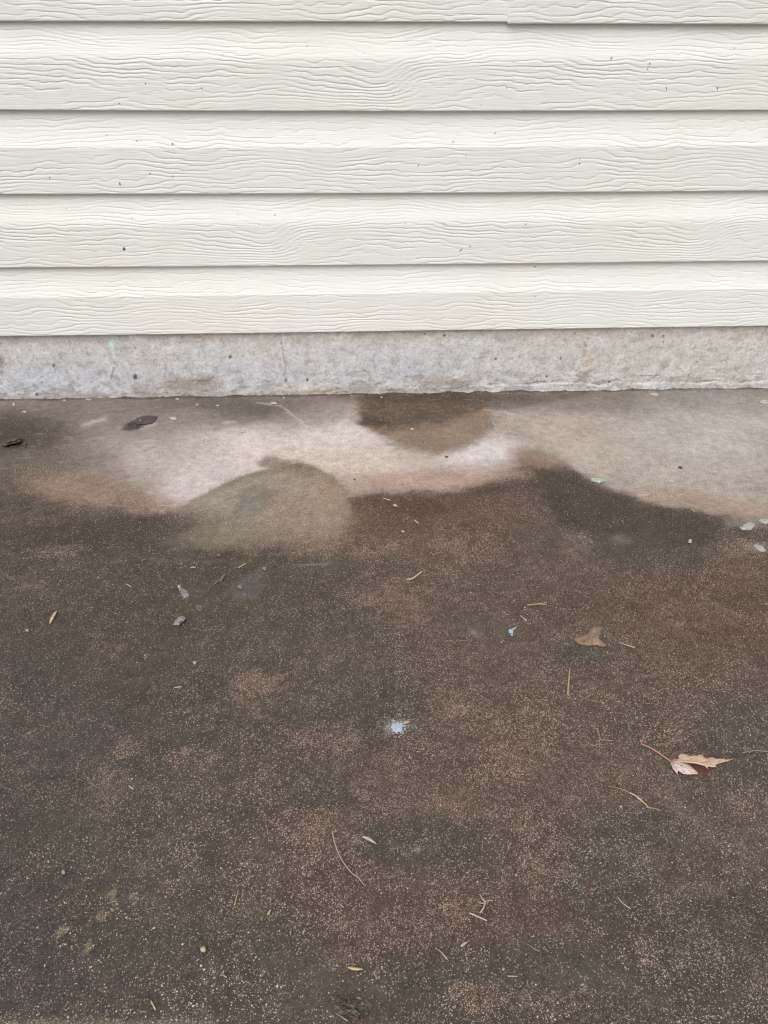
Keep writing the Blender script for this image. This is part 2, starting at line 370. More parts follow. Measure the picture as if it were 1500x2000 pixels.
    # pale scrape marks near the wall
    for (ax, ay, bx, by, w, a) in ((548, 792, 600, 832, 2.2, .7), (600, 832, 640, 850, 2, .4), (500, 786, 548, 792, 2, .5), (160, 830, 205, 818, 6, .6), (235, 835, 250, 828, 5, .5), (275, 836, 305, 828, 4, .5), (440, 825, 460, 824, 3, .5), (575, 1105, 640, 1100, 2, .2), (945, 800, 1020, 812, 2.5, .5), (960, 820, 970, 842, 2.2, .5)):
        d = np.abs(poly_sdf(px+.25*(wx-px), py+.25*(wy-py), [(ax, ay), (bx, by), (bx, by+.5)])); put(np.exp(-(d/(w*.75))**2), (206, 194, 184), a=a*.8)
    # wet dark patch behind the dark flake
    put(blob(260, 831, 22, 9, -12, .4, False), (80, 70, 66), wt=.5, a=.95)
    # chalky halos round the splashes
    put(blob(777, 1422, 15, 14, 0, .9), (150, 156, 160), a=.5)
    put(blob(1455, 1022, 40, 10, 0, .8), (150, 146, 140), a=.5)
    put(blob(1480, 1068, 24, 8, 0, .8), (150, 150, 148), a=.4)
    put(blob(925, 1238, 14, 6, 0, .8), (140, 132, 126), a=.6)
    put(blob(1212, 1052, 16, 9, 0, .8), (128, 124, 116), a=.5)
    put(blob(1146, 1747, 10, 8, 0, .5), (112, 72, 68), 0.3, a=.6)
    put(blob(818, 1663, 8, 6, 0, .7), (150, 140, 128), a=.6)
    # mud clod at the lower edge
    cl = blob(690, 1970, 66, 42, 0, .5)
    put(cl, (92, 82, 74), 0.1, wt=.6, a=.7)
    put(blob(700, 1985, 24, 14, 0, .6), (112, 88, 74), a=.6)
    relief += cl*0.002*(0.6+0.8*fbm(X*90, Y*90, 55, 3))
    # wall line: dirt where slab and wall meet
    edge = 1-sstep(.002, .012, -Y+0.004*fbm(X*40, Y*2, 88, 3))
    put(edge*sstep(-.5, .3, fbm(X*9, Y*0+3, 21, 3)+.2), (92, 80, 70), 0.2, a=.7)
    fil = np.exp(np.minimum(Y, 0)/0.006)*np.clip(fbm(X*16, Y*0+2, 95, 5, .65)+.30, 0, 1)*0.0075
    relief += fil
    Z = 0.0006*fbm(X*25, Y*25, 61, 4)+0.0012*fbm(X*5, Y*5, 62, 2)+relief
    V = np.stack([X, Y, Z], 1)
    lum = tone @ np.array([.3, .6, .1]); tone = tone*(0.75+0.25*sstep(.09, .19, lum))[:, None]
    me = new_mesh('concrete_slab', V, grid_faces(len(xs), len(ys)), slab_material())
    color_attr(me, 'tone', np.clip(tone/GAIN, 0.01, .9)); float_attr(me, 'speck', speck); float_attr(me, 'pink', pink)
    float_attr(me, 'streak', streak); float_attr(me, 'wet', wet)
    return link('concrete_slab', me, kind='structure', label='stained dark brown concrete slab with a pale dry strip by the wall', category='slab')

slab = build_slab()
lt = NT('lawn_grass')
lawn_m = lt.done(lt.mix(lt.noise(3, 5), (0.035, 0.06, 0.018), (0.06, 0.085, 0.03)), 0.9, lt.bump(lt.noise(60, 4), 0.03))
lawn = link('ground', new_mesh('ground', [(-200, -200, -.06), (200, -200, -.06), (200, 200, -.06), (-200, 200, -.06)], [(0, 1, 2, 3)], lawn_m, False), kind='structure')

# ------------------------------------------------------------------ house wall
house = bpy.data.objects.new('house_wall', None); C.objects.link(house)
house['label'] = 'cream wood-grain lap siding wall above a low grey concrete foundation'; house['category'] = 'wall'

def vinyl_material():
    t = NT('cream_vinyl')
    st = t.noise(260, 3, 0.6, t.scale(t.co, (0.07, 1, 2.6)))
    blot = t.noise(5, 4, 0.6); blot2 = t.noise(38, 4, 0.6)
    k = t.math('MULTIPLY', t.mapr(blot, 0.3, 0.7, 0.975, 1.02), t.mapr(blot2, 0.3, 0.7, 0.985, 1.012))
    base = t.mix(t.mapr(t.noise(2.2, 2), 0.35, 0.65), (0.735, 0.730, 0.692), (0.728, 0.730, 0.706))
    col = t.mix(1.0, base, t.grey(k), 'MULTIPLY')
    # rain-splashed dust, thin and uneven
    d, c = t.voro(330); rgb = t.sep(c)
    sp = t.math('MULTIPLY', t.math('LESS_THAN', rgb[0], 0.018), t.mapr(d, 0.15, 0.35, 1, 0, True))
    col = t.mix(t.math('MULTIPLY', sp, 0.30), col, (0.30, 0.26, 0.21))
    return t.done(col, t.mapr(blot2, 0.3, 0.7, 0.50, 0.62), t.bump(st, 0.0009, 0.7), 0.35)
VINYL = vinyl_material()
PER = 0.79
COVE = {0: (0.585, 1.0), 1: (0.60, 1.0)}     # lap fraction where the cove ends / begins, sharp on lower laps, softer on upper ones
def depth_at(s, par):
    """how far the siding stands out at height s (metres) in a lap"""
    a, b = COVE[par]; o = 0
    offs = (0.0,) if par == 0 else tuple(np.linspace(-.05, .05, 9))
    for d in offs:
        f = s/LAP+d; cove = np.clip((b-f)/(b-a), 0, 1); face = np.clip((a-f)/a, 0, 1)
        o = o+(0.0086*cove**1.9-0.0007*face)/len(offs)
    return o
def grain(u, s):
    """embossed lines: contour lines of a stretched field, repeating every PER metres along the panel"""
    n = u/PER
    K = 1/0.0087
    def pn(fx, fy, seed): return vnoise(n*fx, s*fy, seed, perx=fx)
    v = s*K + 2.4*pn(3, 10, 3) + 1.15*pn(7, 23, 5) + 0.38*pn(17, 60, 11) + 0.26*pn(43, 90, 13) + 0.10*pn(97, 150, 17)
    # the S-shaped sweep of lines that every panel shows once per repeat
    ph = np.mod(n-0.22+0.5, 1)-0.5
    zc = LAP*1.36
    w = np.exp(-((s-zc)/0.030)**2)
    v = v - 3.2*w*np.tanh(ph/0.045)*np.exp(-(ph/0.30)**2)
    return v
def board(i, x0, x1, left_lip=False, dz=lambda x: 0*x, out=0.0, fine=True, shift=0.0, drop=0.0):
    """one course of siding, i-th above the foundation"""
    par = i % 2; zb = FND_H+i*LAP-drop
    if fine:
        cx = np.concatenate([np.arange(-2.6, -1.0, 0.014), np.arange(-1.0, 1.0, 0.0036), np.arange(1.0, 2.61, 0.014)])
        ss = np.concatenate([np.arange(0.0, LAP*0.72, 0.00050), np.arange(LAP*0.72, LAP+0.012, 0.0008)])
    else:
        cx = np.arange(-2.6, 2.61, 0.03); ss = np.arange(0.0, LAP+0.012, 0.003)
    cx = cx[(cx > x0+0.001) & (cx < x1-0.001)]; cx = np.concatenate([[x0], cx, [x1]])
    Sg, Xg = np.meshgrid(ss, cx, indexing='ij')
    o = depth_at(Sg, par)
    if fine:
        sp = Sg+par*LAP; u = Xg+shift
        v = grain(u, sp)
        gs = np.gradient(v, ss, axis=0); gx = np.gradient(v, cx, axis=1)
        g = np.sqrt(gs**2+gx**2)
        n = u/PER
        stg = (0.25+0.75*sstep(-.55, .05, vnoise(n*9, sp*40, 41, perx=9)))*(0.65+0.35*sstep(-.3, .4, vnoise(n*5, sp*18, 43, perx=5)))
        low = np.clip(g/60.0, 0, 1)
        zone = 0.72+0.28*(1-sstep(COVE[par][0]*LAP-0.004, COVE[par][0]*LAP+0.006, Sg))
        zone = zone*(1-sstep(LAP*0.90, LAP*1.0, Sg))
        rel = v-np.round(v)                                      # > 0 just above a line, < 0 just below it
        dist = rel/np.maximum(g, 50)
        # each line is a tiny lap: a sharp step in, easing out again downwards
        step = np.where(dist > 0, np.exp(-(dist/0.00048)**2), np.exp(-np.abs(dist/0.0014)**1.3))
        o = o-0.00100*step*stg*low*zone
    bow = 0.0007*np.sin(Xg*2.3+i*1.7)+0.0004*np.sin(Xg*7.1+i)
    r = 0.0022                                                   # rolled lower edge
    e = np.clip((r-Sg)/r, 0, 1); o = o-r*(1-np.sqrt(np.maximum(1-e*e, 0)))
    Y = -(o+out)+bow*0.6; Z = zb+Sg+dz(Xg)
    n = len(cx)
    # the butt: under the lip and back towards the wall
    rows = [(0.6, -0.0001), (0.02, 0.0004)]
    Yb = [Y[0]*0.9, np.full(n, 0.0015)]; Zb = [Z[0]-0.0002, Z[0]+0.0005]
    Xa = np.concatenate([np.stack([cx, cx])[::-1], Xg]); Ya = np.concatenate([np.stack(Yb)[::-1], Y]); Za = np.concatenate([np.stack(Zb)[::-1], Z])
    if left_lip:                                                 # cut end of the overlapping panel
        Xa = np.concatenate([Xa[:, :1], Xa], 1); Ya = np.concatenate([Ya[:, :1]+out+0.0002, Ya], 1); Za = np.concatenate([Za[:, :1], Za], 1); n += 1
    V = np.stack([Xa.ravel(), Ya.ravel(), Za.ravel()], 1)
    me = new_mesh('siding_board', V, grid_faces(n, Xa.shape[0]), VINYL)
    return link('siding_board', me, house)

# small sags measured along the laps (metres at x = -0.62, 0, 0.62)
SAG = {0: (-.0006, -.0001, .0009), 1: (.0009, 0, .0009), 2: (-.0006, -.0021, -.0016), 3: (.0028, .0002, .0008), 4: (-.0014, -.0003, .0006)}
def sag(i):
    a, b, c = SAG.get(i, (0, 0, 0))
    def f(x):
        t = np.clip(x/0.62, -1.3, 1.3); return b+(c-a)/2*t+((a+c)/2-b)*t*t
    return f
xj = wp(993, 30, -0.013)[0]
board(0, -2.6, 2.6, dz=sag(0), shift=0.28)
board(1, -2.6, 2.6, dz=sag(1), shift=0.28)
board(2, -2.6, 2.6, dz=sag(2), shift=0.075)
board(3, -2.6, 2.6, dz=sag(3), shift=0.075)
board(4, -2.6, xj+0.02, dz=sag(4), shift=0.5)
board(4, xj, 2.6, True, dz=sag(4), out=0.0020, shift=0.13, drop=0.0022)
board(5, -2.6, xj+0.02, fine=False); board(5, xj, 2.6, True, out=0.0020, fine=False, drop=0.0022)
for i in range(6, 19): board(i, -2.6, 2.6, fine=False)

def box_mesh(name, a, b, mat):
    (x0, y0, z0), (x1, y1, z1) = a, b
    V = [(x, y, z) for x in (x0, x1) for y in (y0, y1) for z in (z0, z1)]
    F = [(0, 1, 3, 2), (4, 6, 7, 5), (0, 4, 5, 1), (2, 3, 7, 6), (0, 2, 6, 4), (1, 5, 7, 3)]
    return new_mesh(name, V, F, mat, False)
SHEATH = simple_mat('sheathing_board', (0.30, 0.25, 0.18), 0.2, 60)
link('sheathing', box_mesh('sheathing', (-2.6, 0.004, FND_H+0.004), (2.6, 0.12, FND_H+19*LAP), SHEATH), house)

# foundation: poured concrete with pits, patches and a ragged slurry lip
def foundation_material():
    t = NT('poured_concrete')
    tone = t.attr('tone').outputs['Color']
    n1 = t.noise(30, 5, 0.65); n2 = t.noise(160, 4, 0.6); n3 = t.noise(800, 3, 0.6)
    k = t.math('MULTIPLY', t.mapr(n1, 0.3, 0.7, 0.87, 1.11), t.mapr(n2, 0.28, 0.72, 0.82, 1.16))
    k = t.math('MULTIPLY', k, t.mapr(n3, 0.25, 0.75, 0.72, 1.26))
    col = t.mix(1.0, tone, t.grey(k), 'MULTIPLY')
    n5 = t.noise(75, 8, 0.78, t.scale(t.co, (1, 1, 1), (2, 9, 4)))
    col = t.mix(t.mapr(n5, 0.50, 0.68, 0, 0.6, True), col, alb(146, 138, 131))
    col = t.mix(t.mapr(n5, 0.44, 0.28, 0, 0.45, True), col, alb(214, 212, 212))
    hp = None
    for sc, share, r in ((75, 0.20, 0.15), (170, 0.24, 0.21), (380, 0.30, 0.32)):
        d, c = t.voro(sc); rgb = t.sep(c)
        rr = t.mapr(rgb[1], 0, 1, r*0.3, r)
        m = t.math('MULTIPLY', t.math('LESS_THAN', rgb[0], share), t.mapr(d, t.math('MULTIPLY', rr, 0.7), rr, 1, 0, True))
        hp = m if hp is None else t.math('MAXIMUM', hp, m)
    col = t.mix(t.math('MULTIPLY', hp, 0.62), col, alb(92, 84, 76))
    d, c = t.voro(260, t.scale(t.co, (1, 1, 1), (5, 5, 5))); rgb = t.sep(c)
    lt_ = t.math('MULTIPLY', t.math('LESS_THAN', rgb[0], 0.10), t.mapr(d, 0.15, 0.35, 1, 0, True))
    col = t.mix(t.math('MULTIPLY', lt_, 0.4), col, alb(226, 224, 220))
    h = t.math('SUBTRACT', t.math('ADD', t.math('MULTIPLY', n2, 0.8), t.math('MULTIPLY', n3, 0.5)), t.math('MULTIPLY', hp, 1.2))
    return t.done(col, 0.85, t.bump(h, 0.0013, 0.8), 0.2)
def build_foundation():
    xs = np.concatenate([np.arange(-2.6, -1.0, 0.03), np.arange(-1.0, 1.0, 0.0024), np.arange(1.0, 2.61, 0.03)])
    zs = np.arange(-0.012, FND_H+0.0005, 0.0019)
    X, Z = np.meshgrid(xs, zs); X = X.ravel(); Z = Z.ravel()
    px, py, zz = project(np.stack([X, 0*X, Z], 1))
    wx = px+7*fbm(X*30, Z*30, 5, 4); wy = py+5*fbm(X*30, Z*30, 8, 4)
    tone = np.tile(lin((192, 191, 190)), (len(X), 1))
    def put(m, c, a=1.0): tone[:] = tone*(1-(m*a)[:, None])+lin(c)[None]*(m*a)[:, None]
    def blob(cx, cy, rx, ry, soft=.7): return 1-sstep(1-soft, 1+soft, np.sqrt(((wx-cx)/rx)**2+((wy-cy)/ry)**2))
    put(sstep(-.2, .5, fbm(X*7, Z*9, 12, 4)), (184, 178, 171), .7)
    put(blob(100, 745, 220, 32), (187, 190, 201), .7); put(blob(480, 735, 180, 30), (188, 188, 196), .6)
    put(blob(760, 720, 130, 40), (190, 190, 198), .6); put(blob(980, 735, 200, 30), (190, 190, 196), .5)
    put(blob(1250, 700, 300, 50), (188, 185, 178), .6)
    put(1-sstep(0, 14, np.abs(wy-(666-0.012*px))), (176, 168, 158), .6)  # grey-beige upper band, with the soft shade under the siding painted in
    put(blob(370, 752, 62, 16), (146, 132, 116), .75); put(blob(400, 745, 16, 10), (128, 114, 98), .5); put(blob(265, 762, 14, 12), (160, 152, 142), .7)
    put(blob(860, 748, 55, 12), (160, 146, 134), .6); put(blob(620, 762, 60, 6, .4), (206, 192, 160), .75); put(blob(560, 758, 30, 6), (204, 192, 166), .5)
    put(blob(1145, 690, 9, 55, .8), (172, 152, 130), .55); put(blob(1310, 715, 16, 12), (160, 156, 150), .5); put(blob(1220, 720, 5, 25), (168, 150, 136), .5)
    put(blob(600, 695, 4, 40), (150, 138, 126), .35); put(blob(0, 710, 9, 16), (120, 106, 100), .8)
    put(blob(1420, 665, 70, 5), (184, 194, 188), .5); put(blob(900, 670, 50, 10), (200, 202, 208), .5)
    scab = sstep(.12, .30, fbm(X*26, Z*40, 240, 5, .65)+0.25*(1-Z/.05))*(1-sstep(.02, .07, Z+.02*fbm(X*12, Z*0+1, 244, 3)))
    put(scab, (150, 141, 133), .45); put(sstep(.10, .26, fbm(X*22, Z*34, 250, 5, .65)), (206, 205, 204), .55); put(sstep(.16, .30, fbm(X*40, Z*50, 255, 4, .6)), (160, 154, 148), .5)
    # pits one can single out
    for x, y, r in ((264, 736, 5), (105, 714, 3), (450, 697, 3.4), (72, 770, 3.4), (558, 743, 3), (600, 742, 3), (868, 655, 3), (1274, 656, 3.2), (1295, 656, 2.6), (1068, 735, 2.5), (1095, 700, 2.5), (968, 701, 2.4), (1190, 746, 2.6)):
        put(1-sstep(.5, 1.2, np.sqrt(((px-x)/r)**2+((py-y)/(r*1.2))**2)), (70, 64, 60), .9)
    # drip of turquoise paint, thin stains and hair cracks
    def lineput(pts, w, c, a):
        d = np.full(len(X), 1e9)
        for (ax, ay), (bx, by) in zip(pts[:-1], pts[1:]):
            t = np.clip(((px-ax)*(bx-ax)+(py-ay)*(by-ay))/((bx-ax)**2+(by-ay)**2), 0, 1)
            d = np.minimum(d, np.hypot(px-ax-t*(bx-ax), py-ay-t*(by-ay)))
        put(np.exp(-(d/w)**2), c, a)
    lineput([(217, 668), (219, 674)], 4.5, (190, 222, 222), .9); lineput([(219, 674), (223, 698)], 1.7, (205, 226, 226), .9)
    lineput([(222, 718), (217, 740)], 1.8, (120, 112, 104), .7)
    lineput([(549, 668), (553, 692), (558, 716), (556, 738), (568, 760)], 1.6, (140, 128, 122), .65)
    lineput([(616, 764), (656, 763)], 1.6, (160, 140, 110), .6)
    put(1-sstep(0, 1, np.abs(wy-(768-0.0075*px))/6)*sstep(0, .4, fbm(X*20, Z*0+1, 90, 3)), (150, 142, 136), 0.35) if False else None
    # shape: gentle unevenness, then the slurry lip along the slab
    y = 0.0012*scab-0.0010*fbm(X*18, Z*18, 71, 4)-0.0004*fbm(X*90, Z*90, 72, 3)
    lipr = sstep(885, 930, px)                                   # a plainer joint on the left, a thick lip on the right
    top = 0.010+0.006*lipr+0.011*fbm(X*13, X*0+.5, 75, 6, .62)
    lip = 1-sstep(-.0012, .0012, Z-top)
    lipd = (0.0010+0.0016*lipr)*np.clip(0.6+0.6*fbm(X*22, X*0+4, 79, 4), .1, 1.4)
    y = y-lip*(.15+.85*lipr)*lipd*(0.8+0.5*fbm(X*60, Z*60, 80, 3))
    crack = np.exp(-((Z-top)/0.0014)**2)*sstep(-.15, .25, fbm(X*17, X*0+2, 83, 3))*(.35+.65*lipr)
    y = y+crack*0.0035
    put(crack, (138, 124, 112), .6); put(lip*lipr*sstep(-.35, .2, fbm(X*9, X*0+3, 140, 4)), (190, 190, 196), .35); put(lip*(1-lipr), (150, 143, 138), .5)
    top2 = 0.034+0.006*fbm(X*8, X*0+9, 175, 4)                   # second, broken ridge higher up at the far right
    r2 = (1-sstep(0, .0016, np.abs(Z-top2)))*sstep(1200, 1260, px)*sstep(-.1, .3, fbm(X*11, X*0+6, 183, 3))
    y = y-r2*0.0022; put(r2, (150, 142, 134), .35)
    y = y-0.0015*np.clip((0.004-Z)/0.006, 0, 1)*(0.4+0.8*np.clip(fbm(X*26, X*0+7, 85, 4)+.4, 0, 1))
    V = np.stack([X, y, Z], 1); nx, nz = len(xs), len(zs)
    F = grid_faces(nx, nz)
    # close the block behind the front face
    base = len(V); bk = np.array([(-2.6, .2, -.012), (2.6, .2, -.012), (2.6, .2, FND_H), (-2.6, .2, FND_H)])
    me = bpy.data.meshes.new('foundation')
    V = np.concatenate([V, bk])
    Fx = np.array([[base+1, base, base+3, base+2], [(nz-1)*nx, nz*nx-1, base+2, base+3], [0, (nz-1)*nx, base+3, base], [nz*nx-1, nx-1, base+1, base+2]])
    me = new_mesh('foundation', V, np.concatenate([F, Fx]), foundation_material())
    color_attr(me, 'tone', np.concatenate([np.clip(tone/0.94, .02, .9), np.full((4, 3), .4)]))
    return link('foundation', me, house)
build_foundation()

# specks of dirt stuck to the siding (joined: nobody could count them)
FLECK = simple_mat('dry_dirt', (0.10, 0.09, 0.075), 0.4, 900)
def siding_point(px, py):
    p = wp(px, py, -0.010)
    for _ in range(4):
        i = int((p[2]-FND_H)//LAP); s = p[2]-FND_H-i*LAP
        p = wp(px, py, -float(depth_at(np.array(s), i % 2))-0.0002)
    return p
def flecks():
    V, F = [], []; rnd = random.Random(4)
    def chip(p, L, W, a):
        b = len(V); c, s = math.cos(a), math.sin(a)
        for (u, v, o) in ((-.5, -.3, 0), (-.3, .5, 0), (.5, .35, 0), (.4, -.5, 0), (0.05, 0, .5)):
            x = u*W; z = v*L
            V.append((p[0]+x*c-z*s, p[1]-o*min(L, W)*0.8, p[2]+x*s+z*c))
        for k in range(4): F.append((b+k, b+(k+1) % 4, b+4))
    for px, py, L, W, a in ((1194, 114, 8, 3, -.5), (1269, 124, 4, 3, 0), (1265, 134, 5, 2.5, -.4), (1302, 172, 7, 2, .2), (1401, 173, 8, 2, .1), (989, 172, 5, 2, .2),
                            (940, 205, 17, 2, -.4), (768, 186, 3.5, 3, 0), (757, 213, 3.5, 3, 0), (1156, 220, 7, 2.5, -.2), (242, 486, 7, 8, .2), (234, 359, 7, 3.5, 0), (293, 339, 4, 3, 0), (337, 344, 3.5, 3, 0), (337, 281, 4, 4, 0),
                            (267, 275, 3.5, 3, 0), (97, 347, 3.5, 3, 0), (1132, 312, 8, 2, -.2), (1132, 319, 7, 3, .3), (1131, 325, 3, 2, 0), (885, 277, 7, 2, -.4), (967, 260, 3.5, 3, 0), (817, 323, 7, 2, -.4), (910, 305, 3, 2.5, 0),
                            (978, 355, 3, 3, 0), (233, 202, 5, 2.5, 0.5), (284, 163, 4, 3, 0), (394, 172, 4, 3, 0), (600, 90, 3.5, 2.5, 0), (900, 488, 9, 2, -.8), (918, 481, 7, 1.6, -1.0), (867, 437, 4, 2.4, 0), (1027, 438, 4, 2.4, 0), (537, 420, 4, 2.4, 0), (258, 426, 4, 2, 0), (1045, 521, 7, 2, 1.3)):
        p = siding_point(px, py); m = float((p-EYE) @ FW)/F_PX
        chip(p, L*m*.85, W*m*.7, a)
    for _ in range(45):
        px, py = rnd.uniform(0, 1500), rnd.uniform(50, 640)
        p = siding_point(px, py); m = float((p-EYE) @ FW)/F_PX
        q = rnd.uniform(0.9, 1.7); chip(p, q*m*rnd.uniform(.8, 1.6), q*m*.8, rnd.uniform(-1, 1))
    link('dirt_fleck', new_mesh('dirt_fleck', V, F, FLECK, False), house, kind='stuff')
flecks()

# ------------------------------------------------------------------ things lying on the slab
def thing(o, label, cat, group=None):
    o['label'] = label; o['category'] = cat
    if group: o['group'] = group
    return o
def place(name, V, F, mat, smooth=True, parent=None):
    """mesh object with its origin at the base of the shape"""
    V = np.asarray(V, float); c = V.mean(0); c[2] = V[:, 2].min()
    o = link(name, new_mesh(name, V-c, F, mat, smooth), parent); o.location = c
    return o
def tube(pts, radii, n=6, flat=1.0):
    pts = np.asarray(pts, float); V, F = [], []
    for i, p in enumerate(pts):
        t = pts[min(i+1, len(pts)-1)]-pts[max(i-1, 0)]; t /= np.linalg.norm(t)+1e-9
        sd = np.cross(t, (0, 0, 1)); sd /= np.linalg.norm(sd)+1e-9; u = np.cross(sd, t)
        for k in range(n):
            a = 2*math.pi*k/n; V.append(p+radii[i]*(sd*math.cos(a)+u*math.sin(a)*flat))
    for i in range(len(pts)-1):
        for k in range(n):
            F.append((i*n+k, i*n+(k+1) % n, (i+1)*n+(k+1) % n, (i+1)*n+k))
    F.append(tuple(range(n))[::-1]); F.append(tuple((len(pts)-1)*n+k for k in range(n)))
    return V, F
def smooth_path(pts, k=5):
    if len(pts) < 3:
        (a, b), (c, d) = pts[0], pts[-1]; return [(a+(c-a)*t/k, b+(d-b)*t/k) for t in range(k+1)]
    P = [pts[0]]+list(pts)+[pts[-1]]; out = []
    for i in range(1, len(P)-2):
        for j in range(k):
            t = j/k; p0, p1, p2, p3 = (np.array(P[i+o], float) for o in (-1, 0, 1, 2))
            out.append(tuple(0.5*((2*p1)+(-p0+p2)*t+(2*p0-5*p1+4*p2-p3)*t*t+(-p0+3*p1-3*p2+p3)*t**3)))
    out.append(tuple(pts[-1])); return out
def stalk_mesh(pts, w, taper=(1, 1), lift=0.0, n=6, flat=.8, jag=0.0, seed=1):
    rnd = random.Random(seed); path = smooth_path(pts); N = len(path); P, R = [], []
    for i, (x, y) in enumerate(path):
        t = i/(N-1); r = 0.5*w*mpp(x, y)*(taper[0]*(1-t)+taper[1]*t)
        x += rnd.uniform(-jag, jag); y += rnd.uniform(-jag, jag)
        h = 0.0009+r*flat+lift*4*t*(1-t); p = gp(x, y, h); P.append(p); R.append(max(r, 0.00012))
    return tube(P, R, n, flat)

M_STRAW = simple_mat('dry_straw', alb(206, 186, 146), 0.2, 700, 0.6)
M_PALE = simple_mat('bleached_straw', alb(196, 182, 162), 0.18, 700, 0.6)
M_PINKST = simple_mat('rosy_stalk', alb(190, 158, 146), 0.2, 700, 0.6)
M_DULL = simple_mat('weathered_stalk', alb(156, 138, 116), 0.25, 700, 0.8)
M_YEL = simple_mat('yellow_grass', alb(178, 160, 118), 0.2, 500, 0.6)
M_STONE = simple_mat('grey_stone', alb(150, 142, 142), 0.45, 420, 0.85, .2, .002)
M_BARK = simple_mat('damp_bark', alb(110, 95, 76), 0.45, 300, 0.9, .2, .003)
M_WHITE = simple_mat('chalky_white', alb(172, 172, 168), 0.15, 500, 0.8, .2, .001)
M_CHIP = simple_mat('cream_paint_flake', alb(194, 184, 172), 0.15, 500, 0.7)
M_GREENW = simple_mat('greenish_white', alb(178, 192, 178), 0.3, 420, 0.7, .3, .001)
M_BLUEW = simple_mat('bluish_chalk', alb(176, 190, 202), 0.12, 900, 0.85, .2, .001)
M_FLAKE = simple_mat('dark_purple_flake', alb(84, 74, 78), 0.25, 260, 0.5)
M_MUD = simple_mat('damp_mud', alb(112, 103, 92), 0.3, 350, 0.75, .3, .002)
M_MUDP = simple_mat('dry_mud', alb(132, 120, 106), 0.3, 350, 0.85, .2, .002)
M_FRAG = simple_mat('tan_leaf_skin', alb(140, 118, 99), 0.4, 260, 0.75, .25, .0012)

